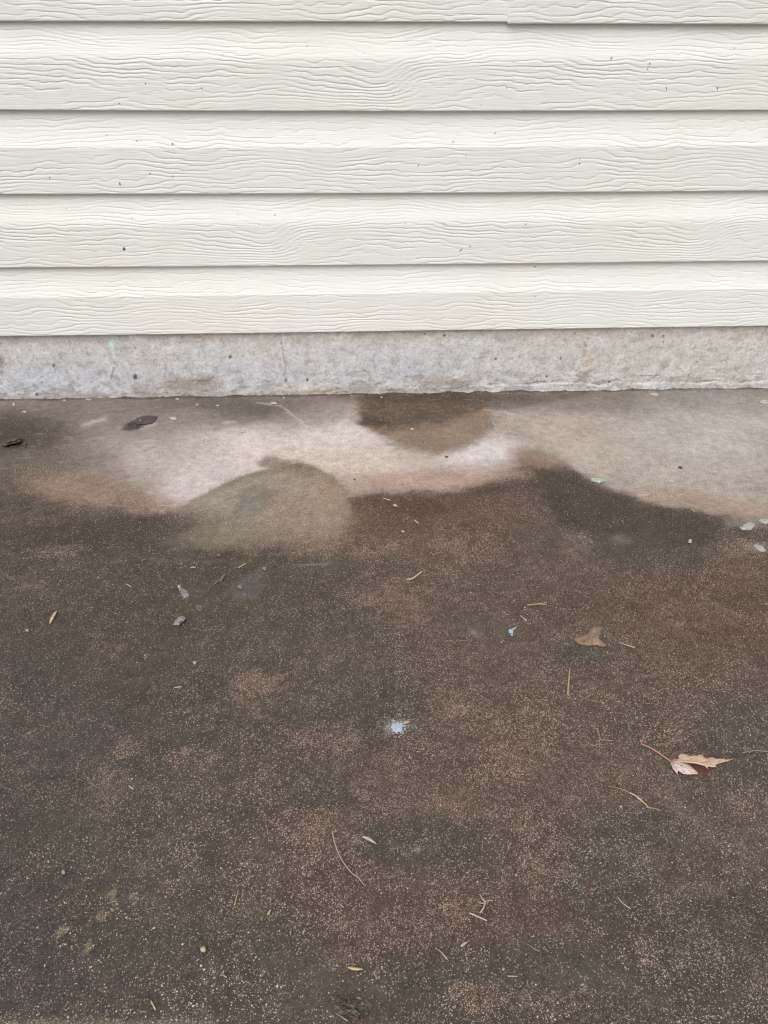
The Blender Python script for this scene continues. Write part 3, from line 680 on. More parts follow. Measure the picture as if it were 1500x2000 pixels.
G_ST = 'bits of straw and grass scattered on the slab'
STRAWS = [  # (path in the photograph, width, taper, material, name, category, label)
    ([(649, 1624), (655, 1650), (668, 1680), (688, 1706), (698, 1712), (711, 1728)], 2.4, (1, .7), M_PINKST, 'grass_stalk', 'stalk', 'long curved pinkish stalk running down the slab, longest of all the stalks'),
    ([(917, 1783), (951, 1798)], 3.2, (1, .8), M_PALE, 'straw', 'straw', 'straight pale straw just below the forked sprig'),
    ([(855, 1854), (864, 1862), (874, 1874)], 3.0, (.6, 1), M_PINKST, 'straw', 'straw', 'short pinkish straw below the straight pale straw and forked sprig'),
    ([(991, 1906.5), (1011, 1907)], 3.0, (1, .8), M_YEL, 'straw', 'straw', 'short level yellow straw at the bottom, right of the middle'),
    ([(1113, 1306), (1111, 1330), (1109, 1358)], 4.2, (.5, 1), M_YEL, 'grass_stalk', 'stalk', 'upright yellow-green stalk between the flat tan leaf and the sprig of dry grass'),
    ([(1210, 1255), (1240, 1265)], 2.6, (.5, 1), M_PALE, 'straw', 'straw', 'thin pale straw at the right tip of the flat tan leaf scrap'),
    ([(794, 1131), (805, 1130), (823, 1117)], 3.6, (.8, 1), M_PALE, 'straw', 'straw', 'bent pale straw lying below the bright dry strip in the middle'),
    ([(1016, 1202), (1029, 1213)], 2.2, (.7, 1), M_PALE, 'straw', 'straw', 'short slanted pale straw between the forked yellow stalk and the bluish smear'),
    ([(868, 1252), (890, 1250), (920, 1253)], 1.6, (.7, .7), M_DULL, 'straw', 'straw', 'very thin level straw left of the bluish smear'),
    ([(771, 1312), (780, 1312), (791, 1310)], 1.8, (.7, 1), M_DULL, 'straw', 'straw', 'faint thin straw above the round bluish white splash'),
    ([(788, 1413), (799, 1409)], 4.2, (.8, 1), M_STRAW, 'straw', 'straw', 'stub of tan straw touching the round bluish white splash'),
    ([(248, 1141), (256, 1146)], 2.4, (1, .8), M_PALE, 'straw', 'straw', 'tiny white straw left of the grey clods'),
    ([(340, 1343), (354, 1341)], 3.0, (.7, 1), M_PALE, 'straw', 'straw', 'small level pale straw below the angular grey stone'),
    ([(435, 1904), (443, 1909)], 2.4, (1, .8), M_PALE, 'straw', 'straw', 'tiny pale straw below the round yellow seed'),
    ([(384, 1876), (389, 1873)], 2.2, (1, 1), M_PALE, 'straw', 'straw', 'tiniest pale bit of straw just under the round yellow seed'),
    ([(295, 1955), (304, 1973)], 2.6, (1, .9), M_STRAW, 'straw', 'straw', 'slanted tan straw near the bottom edge, left side'),
    ([(464, 1745), (458, 1768)], 2.2, (.8, 1), M_YEL, 'straw', 'straw', 'near-upright thin yellow straw left of the long curved stalk'),
    ([(252, 1535), (261, 1542)], 2.8, (1, .8), M_PALE, 'straw', 'straw', 'small pale straw on the left beside the reddish speckled patch'),
    ([(591, 1822), (596, 1814)], 2.6, (1, .6), M_PALE, 'straw', 'straw', 'tiny pale straw above the yellow wedge chip'),
    ([(1207, 1752), (1215, 1763), (1232, 1775)], 2.0, (.7, 1), M_PALE, 'straw', 'straw', 'curved thin straw at the lower right, by the small red spot'),
    ([(1233, 1704), (1265, 1719)], 1.8, (.8, .6), M_DULL, 'straw', 'straw', 'dull slanted straw below the seed head'),
    ([(1450, 1470), (1475, 1466), (1500, 1468)], 2.4, (1, .7), M_DULL, 'grass_stalk', 'stalk', 'grey stalk at the right edge beside the curled maple leaf tip'),
    ([(1028, 1843), (1050, 1857)], 2.0, (.7, 1), M_DULL, 'straw', 'straw', 'dull straw on the dark grey patch at the lower right'),
    ([(430, 1137), (441, 1120)], 2.4, (1, .5), M_DULL, 'twig', 'twig', 'small brown twig slanting up to the grey smudge under the mud'),
    ([(417, 1142), (428, 1133), (440, 1122)], 4.4, (.6, .8), M_MUDP, 'twig', 'twig', 'mud-coated twig right of the grey clods'),
    ([(465, 1109), (480, 1100)], 2.4, (.8, 1), M_PALE, 'straw', 'straw', 'small pale straw lying at the lower edge of the mud'),
    ([(372, 1108), (382, 1108)], 3.0, (.7, 1), M_PALE, 'straw', 'straw', 'tiny level straw between the mud and the grey clods'),
    ([(276, 1095), (287, 1091)], 2.0, (1, .8), M_DULL, 'straw', 'straw', 'dull tiny straw left of the mud'),
    ([(748, 973), (763, 977)], 2.2, (.8, 1), M_PALE, 'straw', 'straw', 'pale straw at the lower edge of the bright dry strip'),
    ([(810, 1016), (817, 1022)], 2.8, (1, .9), M_PALE, 'straw', 'straw', 'short pale straw under the bright strip, right of the pale crumb'),
    ([(1189, 1124), (1199, 1133)], 1.8, (1, .8), M_DULL, 'straw', 'straw', 'small dull straw above the flat tan leaf scrap') if False else None,
    ([(640, 1957), (630, 1960), (622, 1955)], 2.4, (1, .6), M_BARK, 'twig', 'twig', 'dark twig end sticking out of the mud clod at the bottom'),
    ([(698, 1948), (710, 1954)], 3.0, (.7, 1), M_PALE, 'straw', 'straw', 'pale straw stuck on the mud clod at the bottom'),
    ([(656, 1979), (680, 1994)], 3.4, (.6, 1), M_DULL, 'straw', 'straw', 'brown straw at the front edge of the mud clod'),
]
for row in STRAWS:
    if row is None: continue
    pts, w, tp, mat, nm, cat, lab = row
    V, F = stalk_mesh(pts, w*1.05, tp, lift=0.0006, seed=len(lab))
    thing(place(nm, V, F, mat), lab, cat, G_ST)

def sprig(name, branches, mat, label, cat):
    """a forked bit of dry grass: every branch is a part"""
    x0, y0 = branches[0][0][0]; root = bpy.data.objects.new(name, None); C.objects.link(root); root.location = gp(x0, y0)
    for k, (pts, w, tp) in enumerate(branches):
        V, F = stalk_mesh(pts, w, tp, 0.0012, seed=k+3)
        V = np.asarray(V)-np.array(root.location)
        c = V.mean(0); o = link('stem', new_mesh('stem', V-c, F, mat), root); o.location = c
    return thing(root, label, cat, G_ST)
sprig('dry_sprig', [([(948, 1762), (944, 1774), (937, 1783)], 2.8, (1, .9)), ([(948, 1762), (942, 1755), (937, 1746)], 2.4, (1, .7)), ([(947, 1763), (940, 1764), (933, 1760)], 2.0, (1, .8)), ([(948, 1761), (957, 1758), (962, 1760)], 1.8, (1, .6))], M_PALE, 'forked pale sprig with four short arms above the straight pale straw', 'sprig')
sprig('dry_sprig', [([(1172, 1440), (1166, 1426), (1155, 1414)], 2.4, (1, .6)), ([(1172, 1440), (1170, 1454), (1172, 1460)], 2.2, (1, .7)), ([(1172, 1444), (1184, 1446), (1199, 1447)], 2.4, (1, .7)), ([(1170, 1453), (1160, 1456), (1150, 1452)], 2.0, (1, .7)), ([(1150, 1452), (1142, 1458), (1137, 1462)], 1.8, (1, .6))], M_DULL, 'tangled sprig of dry grass left of the curled maple leaf stem', 'sprig')
sprig('dry_sprig', [([(1030, 1182), (1048, 1180), (1068, 1177)], 2.8, (1, .8)), ([(1052, 1180), (1062, 1181), (1068, 1180)], 2.0, (1, .6))], M_YEL, 'forked yellow stalk lying level above and left of the flat tan leaf', 'sprig')
sprig('dry_sprig', [([(866, 1760), (867, 1770), (867, 1780)], 2.6, (1, .8)), ([(867, 1769), (880, 1766), (890, 1772)], 2.0, (1, .7)), ([(867, 1780), (875, 1788), (884, 1780)], 1.8, (1, .7))], M_DULL, 'tan tangled sprig on the orange patch left of the forked pale sprig', 'sprig')

# grass seed head at the right: stem, husks
sh = bpy.data.objects.new('grass_panicle', None); C.objects.link(sh); sh.location = gp(1245, 1560)
for pts, w, tp, mat, nm in (([(1188, 1535), (1210, 1540), (1232, 1549)], 2.2, (.6, 1), M_DULL, 'stem'), ([(1230, 1548), (1246, 1557), (1260, 1570)], 5.0, (.7, .6), M_PALE, 'husk'), ([(1244, 1558), (1256, 1567), (1271, 1580)], 4.5, (.8, .4), M_YEL, 'husk'), ([(1262, 1576), (1278, 1579), (1292, 1583)], 4.0, (.9, .4), M_DULL, 'husk')):
    V, F = stalk_mesh(pts, w, tp, .001, flat=.6); V = np.asarray(V)-np.array(sh.location); c = V.mean(0)
    o = link(nm, new_mesh(nm, V-c, F, mat), sh); o.location = c
thing(sh, 'dry grass seed head with a thin stem below the curled maple leaf', 'seed head', G_ST)

def husk(pts, wmax, mat, name, label, cat):
    """a flat pointed husk: widest at its middle"""
    path = smooth_path(pts, 6); N = len(path); V, F = [], []
    for i, (x, y) in enumerate(path):
        t = i/(N-1); w = wmax*(math.sin(math.pi*min(1, (t*.9+.08)))**.8)*.5
        dx, dy = (path[min(i+1, N-1)][0]-path[max(i-1, 0)][0], path[min(i+1, N-1)][1]-path[max(i-1, 0)][1]); L = math.hypot(dx, dy)
        nx_, ny_ = -dy/L, dx/L
        for k, (s, h) in enumerate(((-1, .0009), (-.35, .0024), (.35, .0024), (1, .0009))):
            V.append(gp(x+nx_*w*s, y+ny_*w*s, h+0.0006*math.sin(t*3)))
    for i in range(N-1):
        for k in range(3): F.append((4*i+k, 4*i+k+1, 4*i+k+5, 4*i+k+4))
    for i in range(N-1): F.append((4*i, 4*i+4, 4*i+7, 4*i+3))
    return thing(place(name, V, F, mat), label, cat, G_ST)
husk([(708, 1634), (720, 1638), (735, 1648)], 8, M_PALE, 'seed_husk', 'pale pointed husk to the right of the long curved stalk top', 'husk')
husk([(680, 1889), (692, 1892), (710, 1893)], 8, M_STRAW, 'seed_husk', 'tan wedge shaped husk above the mud clod at the bottom', 'husk')
husk([(900, 1849), (905, 1844), (914, 1839)], 7, M_PALE, 'seed_husk', 'small pale husk below the forked pale sprig, on the right of the pinkish straw', 'husk')
husk([(97, 1218), (103, 1205), (111, 1193)], 7, M_STRAW, 'seed_husk', 'narrow tan husk standing alone on the left', 'husk')
husk([(522, 1787), (526, 1781), (529, 1776)], 5, M_STRAW, 'seed_husk', 'tiny tan husk left of the long curved stalk', 'husk')

def lump(outline, h, mat, name, label, cat, group=None, rough=.3, rings=(1, .88, .62, .3), seed=1, base=0.0002, parent=None, smooth=False):
    """a chip or splash: traced outline, domed and roughened"""
    rnd = random.Random(seed); o = np.asarray(outline, float); c = o.mean(0); V, F = [], []; n = len(o)
    for r in rings:
        hh = h*(0 if r == 1 else (1-r*r)**.5*.55+.45)
        for p in o:
            q = c+(p-c)*r*(1 if r == 1 else rnd.uniform(1-rough*.15, 1+rough*.15))
            V.append(gp(q[0], q[1], base+hh*rnd.uniform(1-rough, 1+rough)))
    V.append(gp(c[0], c[1], base+h))
    V.append(gp(c[0], c[1], -0.0005))
    for i in range(len(rings)-1):
        for k in range(n): F.append((i*n+k, i*n+(k+1) % n, (i+1)*n+(k+1) % n, (i+1)*n+k))
    L = (len(rings)-1)*n
    for k in range(n): F.append((L+k, L+(k+1) % n, len(V)-2)); F.append(((k+1) % n, k, len(V)-1))
    ob = place(name, V, F, mat, smooth)
    return thing(ob, label, cat, group)
def ell(cx, cy, rx, ry, n=11, jit=.15, rot=0, seed=1):
    rnd = random.Random(seed); c, s = math.cos(math.radians(rot)), math.sin(math.radians(rot)); out = []
    for k in range(n):
        a = 2*math.pi*k/n; q = rnd.uniform(1-jit, 1+jit); x, y = rx*q*math.cos(a), ry*q*math.sin(a)
        out.append((cx+x*c-y*s, cy+x*s+y*c))
    return out
lump([(337, 1222), (341, 1212), (350, 1204), (358, 1203), (364, 1207), (361, 1213), (353, 1218), (349, 1222)], .0048, M_STONE, 'stone_chip', 'angular grey stone chip below the grey clods', 'stone', 'stone chips and clods', .35, seed=3)
lump([(348, 1146), (356, 1148), (366, 1154), (372, 1164), (368, 1169), (360, 1170), (354, 1164), (350, 1154)], .004, M_STONE, 'stone_chip', 'flat grey chip left of the muddy smear, above the angular stone', 'stone', 'stone chips and clods', .35, seed=5)
lump(ell(350, 1146, 4, 4, 8, .2), .003, M_CHIP, 'pebble', 'tiny cream pebble at the top of the flat grey chip', 'pebble', 'stone chips and clods')
lump(ell(390, 1188, 9, 6, 9, .25, 0, 4), .004, M_MUDP, 'mud_clod', 'small mud clod at the lower end of the muddy smear', 'clod', 'stone chips and clods')
lump(ell(469, 1146, 5, 4, 8, .2), .003, M_STONE, 'pebble', 'small round pebble on the grey smudge under the mud', 'pebble', 'stone chips and clods')
lump(ell(516, 1110, 5, 3.5, 8, .2), .0022, M_STONE, 'pebble', 'small dark pebble at the top of the grey smudge', 'pebble', 'stone chips and clods')
lump(ell(427, 1084, 5, 3, 8, .2), .002, M_MUDP, 'pebble', 'small brown pebble at the lower left rim of the mud', 'pebble', 'stone chips and clods')
lump(ell(354, 1101, 4, 3, 8, .2), .002, M_MUDP, 'pebble', 'small round crumb right of the dull tiny straw', 'pebble', 'stone chips and clods')
for k, (x, y, rx, ry, h) in enumerate(((528, 972, 6, 3, .002), (519, 968, 4, 2.4, .0015), (527, 985, 4, 2.2, .0014), (516, 983, 3, 2, .0012))):
    lump(ell(x, y, rx, ry, 8, .3, 20, k), h, M_MUDP, 'mud_crumb', ('largest mud crumb at the right rim of the damp mud', 'mud crumb topmost on the damp mud', 'mud crumb below the largest one on the mud', 'smallest mud crumb at the damp mud core')[k], 'crumb', 'stone chips and clods')
# bark chip at the left edge
lump([(2, 871), (4, 865), (14, 860), (24, 857), (34, 856), (44, 855), (46, 858), (43, 863), (34, 866), (18, 868), (8, 872)], .007, M_BARK, 'bark_chip', 'dark curled bark chip on the damp spot at the left edge', 'bark', None, .5, seed=7)
lump(ell(48, 869, 4, 4, 8, .3), .004, M_BARK, 'bark_chip', 'crumb of dark bark at the right end of the long bark chip', 'bark')
# dark flake near the wall
lump([(259, 824), (266, 817), (280, 812), (295, 811), (308, 813), (306, 819), (298, 827), (286, 829), (270, 830)], .0022, M_FLAKE, 'dark_flake', 'dark purple flake lying near the foundation on the left', 'flake', None, .15, seed=2)
lump(ell(274, 821, 2.6, 2, 8, .2), .003, M_WHITE, 'paint_chip', 'tiny white dot on top of the dark purple flake', 'paint chip', 'pale chips along the foundation')
CH = 'pale chips along the foundation'
lump(ell(339, 817, 7, 3.6, 11, .1), .0012, M_CHIP, 'paint_chip', 'oval cream chip right of the dark purple flake', 'paint chip', CH)
lump(ell(475, 842, 6.5, 3.6, 10, .25), .002, M_CHIP, 'paint_chip', 'lumpy white chip on the grey zone above the bright strip', 'paint chip', CH)
lump(ell(535, 787, 7, 2.6, 10, .15), .0015, M_CHIP, 'paint_chip', 'flat cream chip at the end of the pale scratch', 'paint chip', CH)
lump(ell(554, 777, 2.6, 2, 8, .2), .002, M_CHIP, 'paint_chip', 'small chip between the foundation and the pale scratch', 'paint chip', CH)
lump(ell(385, 790, 4, 1.7, 8, .2), .0012, M_CHIP, 'paint_chip', 'small flat chip beside the wall above the oval cream chip', 'paint chip', CH)
lump(ell(425, 792, 4, 1.6, 8, .2), .0012, M_CHIP, 'paint_chip', 'faint chip beside the wall above the lumpy white chip', 'paint chip', CH)
lump(ell(346, 779, 4.5, 2, 8, .2), .0015, M_CHIP, 'paint_chip', 'chip against the foundation under its brown stain', 'paint chip', CH)
lump(ell(173, 780, 7, 2.2, 9, .3), .0025, M_CHIP, 'paint_chip', 'pale mortar flake against the foundation, left of the brown stain', 'paint chip', CH)
lump(ell(126, 782, 4, 2, 8, .2), .002, M_CHIP, 'paint_chip', 'second pale flake from the left along the foundation', 'paint chip', CH)
lump(ell(48, 804, 4.5, 2, 8, .2), .0015, M_CHIP, 'paint_chip', 'pale chip above the bark chip, furthest left', 'paint chip', CH)
lump(ell(27, 790, 3.5, 2.6, 8, .3), .002, M_CHIP, 'paint_chip', 'white chip against the foundation at the left end', 'paint chip', CH)
lump(ell(805, 838, 4, 2.6, 8, .2), .0022, M_CHIP, 'paint_chip', 'cream crumb in the middle of the brown wall stain', 'paint chip', CH)
lump(ell(745, 776, 2.4, 1.6, 8, .2), .0015, M_CHIP, 'paint_chip', 'tiny chip by the wall at the left top of the brown stain', 'paint chip', CH)
lump(ell(1210, 836, 2.6, 2, 8, .2), .0015, M_WHITE, 'paint_chip', 'tiny white chip on the dry concrete above the green white dropping', 'paint chip', CH)
lump(ell(1278, 770, 9, 3, 9, .2), .0012, M_CHIP, 'paint_chip', 'pale flake against the foundation lip on the right', 'paint chip', CH)
lump(ell(1492, 785, 9, 4, 9, .2), .0014, M_CHIP, 'paint_chip', 'pale flake near the foundation at the right edge', 'paint chip', CH)
lump(ell(1312, 939, 6, 2, 9, .2), .001, M_CHIP, 'paint_chip', 'thin flat flake on the dry concrete right of the green white dropping', 'paint chip', CH)
lump(ell(772, 987, 5, 2.4, 9, .3), .0018, M_CHIP, 'paint_chip', 'pale crumb below the bright strip, middle of the slab', 'paint chip', CH)
lump(ell(787, 1038, 4, 2, 9, .3), .0015, M_CHIP, 'paint_chip', 'small pale crumb below the short pale straw in the middle', 'paint chip', CH)
lump([(1344, 1060), (1345, 1054), (1349, 1052), (1352, 1055), (1350, 1061)], .003, M_CHIP, 'paint_chip', 'blocky cream chip on the dark slab at the right', 'paint chip', CH, .2)
lump(ell(1329, 913, 5, 2.4, 9, .35), .002, M_BARK, 'bark_crumb', 'small dark crumb on the dry concrete at the right', 'crumb')
lump(ell(872, 892, 4, 1.6, 8, .3), .0015, M_BARK, 'bark_crumb', 'small dark crumb just under the brown wall stain', 'crumb')
lump(ell(692, 936, 3.4, 1.2, 8, .3), .0012, M_BARK, 'bark_crumb', 'tiny dark crumb on the bright strip right of the mud', 'crumb')
lump(ell(397, 1854, 6.2, 6.4, 12, .06), .004, M_STRAW, 'seed', 'round yellowish seed at the lower left', 'seed', None, .1, smooth=True)
lump(ell(124, 1703, 4, 4.5, 9, .2), .003, M_CHIP, 'pebble', 'small cream pebble at the lower left', 'pebble', 'stone chips and clods')
lump(ell(66, 1234, 5, 3, 9, .3), .0025, M_CHIP, 'pebble', 'bright pebble left of the narrow tan husk', 'pebble', 'stone chips and clods') if False else None
lump(ell(380, 1294, 4, 3, 8, .3, 40), .002, M_CHIP, 'pebble', 'pale sliver below the angular grey stone chip', 'pebble', 'stone chips and clods')
lump(ell(53, 1231, 3.6, 2.4, 8, .3), .0018, M_CHIP, 'pebble', 'bright pebble left of the narrow tan husk', 'pebble', 'stone chips and clods')
lump(ell(983, 1893, 3, 3, 8, .3), .0018, M_CHIP, 'pebble', 'small pebble above the short level yellow straw', 'pebble', 'stone chips and clods')

# bird droppings: broken splashes, each one thing
def dropping(spots, label, mats):
    root = None; VV, FF = [], []
    for k, (x, y, rx, ry, h, rot) in enumerate(spots):
        o = np.asarray(ell(x, y, rx, ry, 13, .28, rot, k+int(x)))
        rnd = random.Random(k); V, F = [], []; n = len(o); c = o.mean(0)
        for r, hh in ((1, 0), (.85, .55), (.5, .9)):
            for p in o: q = c+(p-c)*r*rnd.uniform(.94, 1.06) if r < 1 else p; V.append(gp(q[0], q[1], .0003+h*hh*rnd.uniform(.7, 1.2)))
        V.append(gp(c[0], c[1], .0003+h))
        for i in range(2):
            for j in range(n): F.append((i*n+j, i*n+(j+1) % n, (i+1)*n+(j+1) % n, (i+1)*n+j))
        for j in range(n): F.append((2*n+j, 2*n+(j+1) % n, 3*n))
        if len(spots) > 20:
            off = len(VV); VV += [tuple(v) for v in V]; FF += [tuple(i+off for i in f) for f in F]
            if k < len(spots)-1: continue
            root = place('bird_dropping', VV, FF, mats[0]); continue
        if root is None: root = place('bird_dropping', V, F, mats[0])
        else:
            V = np.asarray(V)-np.array(root.location); c3 = V.mean(0)
            ch = link('splash', new_mesh('splash', V-c3, F, mats[k % len(mats)]), root); ch.location = c3
    return thing(root, label, 'dropping', 'bird droppings')
dropping([(1169, 938, 14, 5.2, .0022, 3), (1160, 939, 6, 3, .003, 0), (1176, 940, 6, 3, .003, 0)], 'greenish white oval bird dropping at the edge of the bright strip', [M_GREENW, M_GREENW, M_WHITE])
dropping([(1463, 1028, 12, 7, .0015, -15), (1452, 1032, 6, 4, .0012, 0), (1494, 1018, 10, 5, .0015, 0)], 'white smeared dropping at the right edge, upper of two', [M_WHITE, M_CHIP])
dropping([(1483, 1070, 11, 6, .0018, 25), (1491, 1075, 5, 3, .002, 20)], 'white curled dropping at the right edge, lower of two', [M_WHITE, M_BLUEW])
rs = random.Random(12)
spots = [(777, 1422, 9, 9, .0006, 0)]
for k in range(110):
    rr = abs(rs.gauss(0, 10)); aa = rs.uniform(0, 6.28); q = max(.8, 3.4-rr*.11)*rs.uniform(.6, 1.2)
    spots.append((777+rr*1.1*math.cos(aa), 1422+rr*math.sin(aa), q, q*rs.uniform(.5, .9), .0004, rs.uniform(0, 90)))
dropping(spots, 'round bluish white powdery splash in the middle of the dark slab', [M_BLUEW])
dropping([(998, 1233, 5, 4, .001, 20), (1003, 1228, 6, 1.6, .0008, -25), (1000, 1240, 2.4, 2.4, .0008, 0)], 'small bluish smear left of the flat tan leaf', [M_BLUEW])

# mud clod at the lower edge: a lump with broken bits
mc = lump(ell(690, 1968, 40, 20, 22, .22, 0, 9), .006, M_MUD, 'mud_clod', 'broken dark mud clod with straw in it at the bottom edge', 'clod', 'stone chips and clods', .4, (1, .9, .75, .55, .3), 9)
for k, (x, y, rx, ry) in enumerate(((664, 1958, 9, 6), (684, 1952, 10, 6), (700, 1962, 11, 7), (676, 1972, 12, 7), (706, 1978, 12, 7), (690, 1985, 12, 8))):
    o = lump(ell(x, y, rx, ry, 9, .35, 0, k+20), .0045, M_MUD, 'mud_lump', 'x', 'x', None, .5, seed=k+20, base=.003)
    for key in ('label', 'category'): del o[key]
    o.parent = mc; o.matrix_parent_inverse = Matrix.Translation(-Vector(mc.location))

# ------------------------------------------------------------------ leaves
def leaf_material():
    t = NT('dead_maple_leaf'); base = t.attr('tone').outputs['Color']
    n = t.noise(420, 4); n2 = t.noise(1200, 3)
    c = t.mix(1.0, base, t.grey(t.math('MULTIPLY', t.mapr(n, .3, .7, .8, 1.18), t.mapr(n2, .3, .7, .85, 1.12))), 'MULTIPLY')
    d, cc = t.voro(520); rgb = t.sep(cc)
    sp = t.math('MULTIPLY', t.math('LESS_THAN', rgb[0], .16), t.mapr(d, .2, .45, 1, 0, True))
    c = t.mix(t.math('MULTIPLY', sp, .6), c, alb(96, 62, 52))
    return t.done(c, .6, t.bump(n, .0012, .8), .3)
M_LEAF = leaf_material()
def zl(X, Y): return 1240+X/6.818, 1430+Y/6.818          # coordinates of a close look at the leaf
def fill_outline(outline, step):
    """triangles filling a traced outline, with inner points for bending"""
    from mathutils.geometry import delaunay_2d_cdt
    o = []
    for k in range(len(outline)):
        a, b = np.array(outline[k], float), np.array(outline[(k+1) % len(outline)], float)
        n = max(1, int(np.hypot(*(b-a))/step))
        o += [a+(b-a)*t/n for t in range(n)]
    o = np.array(o); lo, hi = o.min(0), o.max(0)
    gx, gy = np.meshgrid(np.arange(lo[0], hi[0], step), np.arange(lo[1], hi[1], step)); gx = gx.ravel(); gy = gy.ravel()
    keep = poly_sdf(gx, gy, [tuple(q) for q in o]) < -step*.4
    pts = np.concatenate([o, np.stack([gx[keep], gy[keep]], 1)]); m = len(o)
    v, e, f, *_ = delaunay_2d_cdt([Vector(q) for q in pts], [(k, (k+1) % m) for k in range(m)], [list(range(m))], 1, 1e-5)
    F = [list(t) for t in f]; cnt = {}
    for t in F:
        for a, b in zip(t, t[1:]+t[:1]): cnt.setdefault((min(a, b), max(a, b)), []).append((a, b))
    return np.array([q[:] for q in v]), F, [list(c[0])[::-1] for c in cnt.values() if len(c) == 1]
def leaf_sheet(outline, hfun, tones, thick=.00025, sub=3):
    """fill a traced outline with a curved skin; hfun(X, Y) is its height, tones(X, Y) its colour"""
    Q, F, bedge = fill_outline(outline, 22)
    Q = np.concatenate([Q, np.zeros((len(Q), 1))], 1)
    H = np.array([hfun(x, y) for x, y, _ in Q]); T = np.array([tones(x, y) for x, y, _ in Q])
    A = np.array([gp(*zl(x, y), h+thick) for (x, y, _), h in zip(Q, H)]); B = A-np.array([0, 0, thick*1.6])
    n = len(A); V = np.concatenate([A, B])
    F2 = F+[[i+n for i in f[::-1]] for f in F]+[[a, b, b+n, a+n] for a, b in bedge]
    return V, F2, np.concatenate([T, T])
maple = bpy.data.objects.new('maple_leaf', None); C.objects.link(maple); maple.location = gp(*zl(470, 380))
def add_leaf_part(name, V, F, T=None, mat=M_LEAF, parent=maple):
    V = np.asarray(V)-np.array(maple.location); c = V.mean(0)
    me = new_mesh(name, V-c, F, mat, True)
    if T is not None: color_attr(me, 'tone', T)
    o = link(name, me, parent); o.location = c
    if parent is not maple: o.location = Vector(c)-parent.location
    return o
nz1 = lambda x, y, s, k: float(vnoise(np.array(x/s), np.array(y/s), k))
tan_, tan2, pinkt, dark, purp = (np.array(alb(*c)) for c in ((224, 194, 168), (202, 168, 142), (222, 200, 192), (84, 56, 46), (112, 86, 80)))
# lobe lying on the slab at the back (dark, purplish)
oA = [(450, 345), (478, 300), (500, 270), (515, 240), (540, 228), (560, 240), (600, 228), (640, 222), (690, 190), (705, 205), (690, 250), (650, 275), (610, 300), (600, 340), (560, 365), (465, 380)]
VA = leaf_sheet(oA, lambda x, y: .0012+.0012*abs(nz1(x, y, 60, 3)), lambda x, y: purp*(1+.35*nz1(x, y, 30, 8)))
add_leaf_part('leaf_lobe', *VA)
# under lobe: rust brown, on the ground below the raised ones
oB = [(600, 400), (700, 405), (800, 420), (900, 440), (1000, 465), (1050, 480), (1035, 515), (975, 545), (930, 552), (870, 552), (780, 540), (690, 480), (620, 440)]
VB = leaf_sheet(oB, lambda x, y: .0012+.0004*nz1(x, y, 60, 2), lambda x, y: np.array(alb(112, 78, 64))*(1+.3*nz1(x, y, 40, 4)))
add_leaf_part('leaf_lobe', *VB)
# upper long lobe, arched above the slab
oC = [(465, 382), (520, 362), (590, 350), (575, 325), (596, 292), (640, 283), (690, 298), (740, 320), (800, 310), (838, 312), (848, 294), (880, 302), (915, 282), (908, 318), (930, 345), (990, 350), (1010, 335), (1060, 338), (1082, 356), (1150, 350), (1210, 364), (1322, 352), (1260, 374), (1180, 396), (1110, 418), (1074, 432), (1086, 458), (1040, 462), (960, 452), (980, 492), (930, 446), (800, 412), (690, 402), (600, 392)]
def hC(x, y):
    t = np.clip((x-465)/860, 0, 1); ridge = (y-340)/110
    return .0022+.0135*math.sin(math.pi*min(1, t*1.06))**.8*(0.62+.38*ridge)+.0007*nz1(x, y, 45, 6)
VC = leaf_sheet(oC, hC, lambda x, y: (tan_*(.5+.5*min(1, max(0, (x-500)/300)))+tan2*(.5-.5*min(1, max(0, (x-500)/300))))*(1+.18*nz1(x, y, 50, 7)))
lobeC = add_leaf_part('leaf_lobe', *VC)
# front lobe, pinkish, folded down
oD = [(465, 384), (530, 378), (600, 380), (660, 385), (700, 408), (760, 462), (820, 520), (868, 546), (930, 556), (870, 561), (800, 556), (720, 562), (650, 555), (600, 526), (575, 508), (568, 540), (578, 572), (545, 532), (510, 492), (488, 440)]
def hD(x, y):
    return .0026+.0075*max(0, 1-(abs(y-(400+.35*(x-465))))/150)*min(1, (x-455)/130)*(1 if x < 760 else max(0, 1-(x-760)/180))+.0005*nz1(x, y, 45, 9)
VD = leaf_sheet(oD, hD, lambda x, y: (pinkt if x < 840 else np.array(alb(146, 92, 80)))*(1+.16*nz1(x, y, 50, 5)))
lobeD = add_leaf_part('leaf_lobe', *VD)
M_VEIN = simple_mat('leaf_vein', alb(148, 104, 80), .15, 900, .6)
def vein(path, hf, lobe, w=7):
    pts = smooth_path(path, 4); P = [gp(*zl(x, y), hf(x, y)+.0004) for x, y in pts]; N = len(P)
    V, F = tube(P, [w/6.818*.5*.00056*(1-.7*i/N) for i in range(N)], 5)
    add_leaf_part('vein', V, F, None, M_VEIN, lobe)
vein([(468, 383), (600, 372), (700, 382), (900, 400), (1100, 392), (1290, 358)], hC, lobeC)
vein([(700, 380), (780, 350), (850, 312)], hC, lobeC, 5); vein([(930, 402), (1000, 370), (1060, 345)], hC, lobeC, 5); vein([(900, 402), (980, 425), (1070, 450)], hC, lobeC, 5)
vein([(470, 388), (560, 415), (660, 465), (760, 530), (860, 556)], hD, lobeD); vein([(600, 434), (640, 490), (655, 545)], hD, lobeD, 5); vein([(490, 400), (540, 470), (570, 560)], hD, lobeD, 5)
